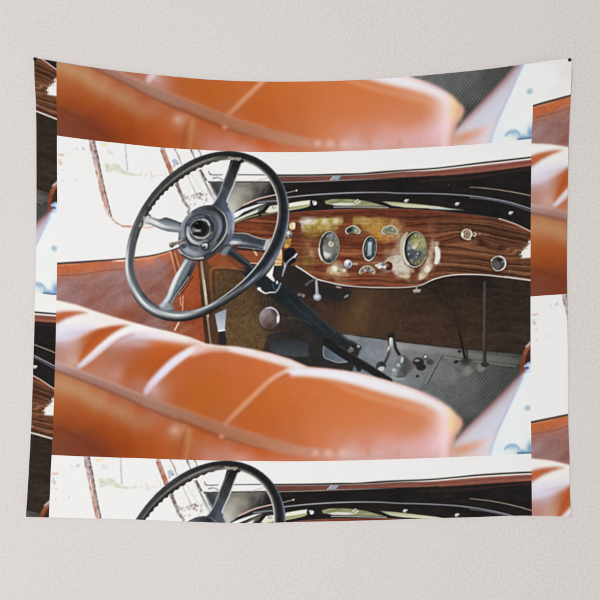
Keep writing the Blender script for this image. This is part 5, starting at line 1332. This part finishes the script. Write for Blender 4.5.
ell(198.6, 228.2, 8, 7.4, (46, 46, 48), 1.2); ell(197.4, 230, 6.2, 3.4, (120, 126, 130), 3.2, .85); glow(197.6, 230.6, 2.6, 1.3, (196, 200, 202), .8); ell(198.4, 224.8, 4.8, 4.6, (28, 28, 30), 1.2); ell(198.4, 234, 6, 2.0, (36, 36, 38), 2.4); ell(204, 229, 3.2, 5, (36, 36, 40), 1.6)
ell(196.6, 223.2, 1.4, 1, (92, 92, 92), 1.4, .8)
ell(205.4, 246.4, 4.4, 4.6, (58, 60, 64), 1.1); ell(205, 246, 3, 3, (150, 156, 160), 1.2); ell(206, 244.6, 1.3, 1.1, (226, 228, 230), 1); ell(204, 247.6, 1.5, 1.1, (52, 54, 58), 1); ell(203, 244.6, .9, .8, (210, 214, 216), .9)
# spark lever
stroke([(184, 240), (178, 242.4), (172, 245)], [2.6, 3.2, 4], [(92, 84, 76), (138, 124, 108), (128, 112, 94)], 1.1, 1, P_WHEEL); stroke([(182.6, 239.6), (176, 242)], .9, (206, 194, 176), .9, .8)
ell(171.6, 245, 2.4, 2.8, (120, 104, 88), 1.1, 1, 0, P_WHEEL); ell(171, 243.8, 1.1, .8, (190, 176, 156), 1); ell(172.4, 246.6, 1, .9, (72, 62, 54), .9)

# faint photographic grain and the lifted blacks of printed ink
jit = np.where((ID == 0) | (ID == P_WIN) | (ID == P_WIN2) | (ID == P_WIN3), .22, 0.) * np.clip((150 + 90 - Y) / 20, 0, 1) * np.clip((222 - X) / 10, 0, 1)
jit = gauss(jit, .8)
jx = (vnoise(X * .75, Y * .75 + 31) - .5) * 2.0 + (vnoise(X * .3 + 11, Y * .3) - .5) * 1.4
jy = (vnoise(X * .75 + 57, Y * .75) - .5) * 2.0 + (vnoise(X * .3, Y * .3 + 71) - .5) * 1.4
gy, gx = np.meshgrid(np.arange(NV), np.arange(NU), indexing='ij')
fx = np.clip(gx + jit * jx / STEP, 0, NU - 1.01); fy = np.clip(gy + jit * jy / STEP, 0, NV - 1.01)
ix, iy = fx.astype(int), fy.astype(int)
ax, ay = (fx - ix)[..., None], (fy - iy)[..., None]
C[:] = (C[iy, ix] * (1 - ax) + C[iy, ix + 1] * ax) * (1 - ay) + (C[iy + 1, ix] * (1 - ax) + C[iy + 1, ix + 1] * ax) * ay
# film texture in the mid tones of the sharp parts
_m = (C @ np.array([.3, .59, .11]))
tex_ = np.where(ID == 0, .35, np.where((ID == P_SEAT) | (ID == P_SIDE), .18, 1.0)) * np.exp(-((_m - 105) / 75) ** 2)
C += (((vnoise(X * .9 + 3, Y * .9) - .5) * 9 + (vnoise(X * .28, Y * .28 + 9) - .5) * 7) * tex_)[..., None]
# flare eats into the outlines of the overexposed outdoors
fl = np.clip((vnoise(X * .45 + 80, Y * .45) - .35) * 1.3, 0, .3) * (ID <= P_WIN3) * (ID != P_DOOR) * (X < 222) * (Y < 235)
C += (np.array([232, 232, 231]) - C) * (fl * ((ID == 0) | (ID == P_WIN) | (ID == P_WIN2) | (ID == P_WIN3)))[..., None]
C[:] = gauss(C, .3)
C += .38 * (C - gauss(C, 1.0))
_l = C @ np.array([.3, .59, .11])
sat_ = np.where(ID == P_WHEEL, .62, 1.0)
C[:] = _l[..., None] + (C - _l[..., None]) * sat_[..., None]
C -= np.where(ID == P_WHEEL, 8 * np.exp(-((_l - 95) / 60) ** 2), 0)[..., None]
C -= 15 * np.exp(-C / 55)
C += (gauss((ID == P_FOOT) * 1.0, .5)[..., None] * np.array([9, 7, 5.]))
C += (RNG.rand(NV, NU, 1) - .5) * 4.0
C += ((vnoise(X * .5, Y * .5) - .5) * 3.0)[..., None]
C = np.clip(C, 14, 236)

INK = lin(C)


def sample(u, v):
    """bilinear lookup in the repeat, u and v in [0, 1]"""
    a = np.clip(u * NU - .5, 0, NU - 1.001); b = np.clip(v * NV - .5, 0, NV - 1.001)
    i, j = a.astype(int), b.astype(int)
    fa, fb = (a - i)[..., None], (b - j)[..., None]
    return (INK[j, i] * (1 - fa) + INK[j, i + 1] * fa) * (1 - fb) + (INK[j + 1, i] * (1 - fa) + INK[j + 1, i + 1] * fa) * fb


# ------------------------------------------------------------------ the tapestry
tapestry = bpy.data.objects.new('tapestry', None)
SC.collection.objects.link(tapestry)
tapestry.empty_display_size = .2
tag(tapestry, 'wide wall tapestry printed with a repeating photo of a vintage car interior', 'tapestry')

CELL = 0.58


def panel(u0, u1, v0, v1, du, dv, label):
    """one repeat of the picture: cloth between u0..u1, v0..v1; du, dv shift into the picture"""
    nu = max(2, int(round((u1 - u0) * 474 / CELL))); nv = max(2, int(round((v1 - v0) * 318 / CELL)))
    uu, vv = np.meshgrid(np.linspace(u0, u1, nu + 1), np.linspace(v0, v1, nv + 1))
    px, py = warp(uu, vv)
    V = place(px, py).reshape(-1, 3)
    col = sample(uu + du, vv + dv).reshape(-1, 3)
    r, c = np.meshgrid(np.arange(nv), np.arange(nu), indexing='ij')
    q = (r * (nu + 1) + c).ravel()
    F = np.stack([q + nu + 1, q + nu + 2, q + 1, q], -1)
    uc, vc = (uu[:-1, :-1] + uu[1:, 1:]) / 2 + du, (vv[:-1, :-1] + vv[1:, 1:]) / 2 + dv
    ids = ID[np.clip((vc * NV).astype(int), 0, NV - 1), np.clip((uc * NU).astype(int), 0, NU - 1)].ravel()

    def piece(name, faces, parent):
        used, inv = np.unique(faces, return_inverse=True)
        return link_mesh(name, mesh_np(name, V[used], inv.reshape(faces.shape), col[used]), M_CLOTH, parent)
    base = piece('printed_panel', F[ids == 0] if (ids == 0).any() else F[:1], tapestry)
    base['label'] = label
    for k in range(1, len(PART_NAMES)):
        m = ids == k
        if m.sum() < 12:
            if m.any(): ids[m] = 0
            continue
        o = piece(PART_NAMES[k], F[m], base)
        if k in LABELS: o['label'] = LABELS[k]
    return base


panel(0, 1, 0, 1, 0, 0, 'whole central picture with the complete steering wheel')
panel(0, 1, VT, 0, 0, 1, 'strip of tan seat along the top edge')
panel(0, 1, 1, VB, 0, -1, 'strip with the top of a steering wheel along the bottom edge')
panel(UL, 0, VT, .5, 1, .5, 'narrow dark strip at the upper left edge')
panel(UL, 0, .5, VB, 1, -.5, 'narrow dark strip at the lower left edge')
panel(1, UR, VT, .5, -1, .5, 'narrow strip at the upper right edge, mostly tan leather')
panel(1, UR, .5, VB, -1, -.5, 'narrow strip at the lower right edge, mostly white')

# cloth back with turned edge, giving the sheet its thickness
nu, nv = 150, 130
us, vs = np.linspace(UL, UR, nu + 1), np.linspace(VT, VB, nv + 1)
uu, vv = np.meshgrid(us, vs)
px, py = warp(uu, vv)
VBK = place(px, py, .0016)
r, c = np.meshgrid(np.arange(nv), np.arange(nu), indexing='ij')
q = (r * (nu + 1) + c).ravel()
FB = np.stack([q, q + 1, q + nu + 2, q + nu + 1], -1)
ring = [(0, i) for i in range(nu)] + [(j, nu) for j in range(nv)] + [(nv, i) for i in range(nu, 0, -1)] + [(j, 0) for j in range(nv, 0, -1)]
rj = np.array([a for a, b in ring]); ri = np.array([b for a, b in ring])
VR = place(px[rj, ri], py[rj, ri], .00005)
n0 = (nu + 1) * (nv + 1)
k = np.arange(len(ring)); k2 = (k + 1) % len(ring)
bi = rj * (nu + 1) + ri
FR = np.stack([bi[k], n0 + k, n0 + k2, bi[k2]], -1)
link_mesh('backing', mesh_np('backing', np.vstack([VBK.reshape(-1, 3), VR]), np.vstack([FB, FR])), M_BACK, tapestry)


# ------------------------------------------------------------------ push pins
def lathe(name, prof, n=28):
    V, F = [], []
    for y_, r_ in prof:
        for a in range(n):
            t = 2 * math.pi * a / n
            V.append((r_ * math.cos(t), y_, r_ * math.sin(t)))
    m = len(prof)
    for i in range(m - 1):
        for a in range(n):
            b = (a + 1) % n
            F.append((i * n + a, i * n + b, (i + 1) * n + b, (i + 1) * n + a))
    return mesh_np(name, np.array(V), np.array(F))


head_me = lathe('head', [(-.0006, .0001), (-.0006, .0043), (-.0015, .0049), (-.0027, .0049), (-.0040, .0044), (-.0052, .0032), (-.0059, .0016), (-.0061, .0001)])
needle_me = lathe('needle', [(.012, .0001), (.009, .0005), (-.0008, .0005), (-.0008, .0001)], 10)
for o_, m_ in ((head_me, M_PIN), (needle_me, M_STEEL)):
    o_.materials.append(m_)
for px_, py_, lab in [(569.5, 60, 'small round black push pin at the upper right corner, over white cloth'),
                      (35.3, 59.3, 'small round black push pin at the upper left corner, over dark cloth')]:
    root = bpy.data.objects.new('push_pin', None)
    SC.collection.objects.link(root)
    root.empty_display_size = .02
    root.location = tuple(place(np.array(float(px_)), np.array(float(py_))))
    tag(root, lab, 'push pin', 'push pins holding the tapestry')
    for nm, me in (('head', head_me), ('needle', needle_me)):
        o = bpy.data.objects.new(nm, me)
        SC.collection.objects.link(o)
        o.parent = root
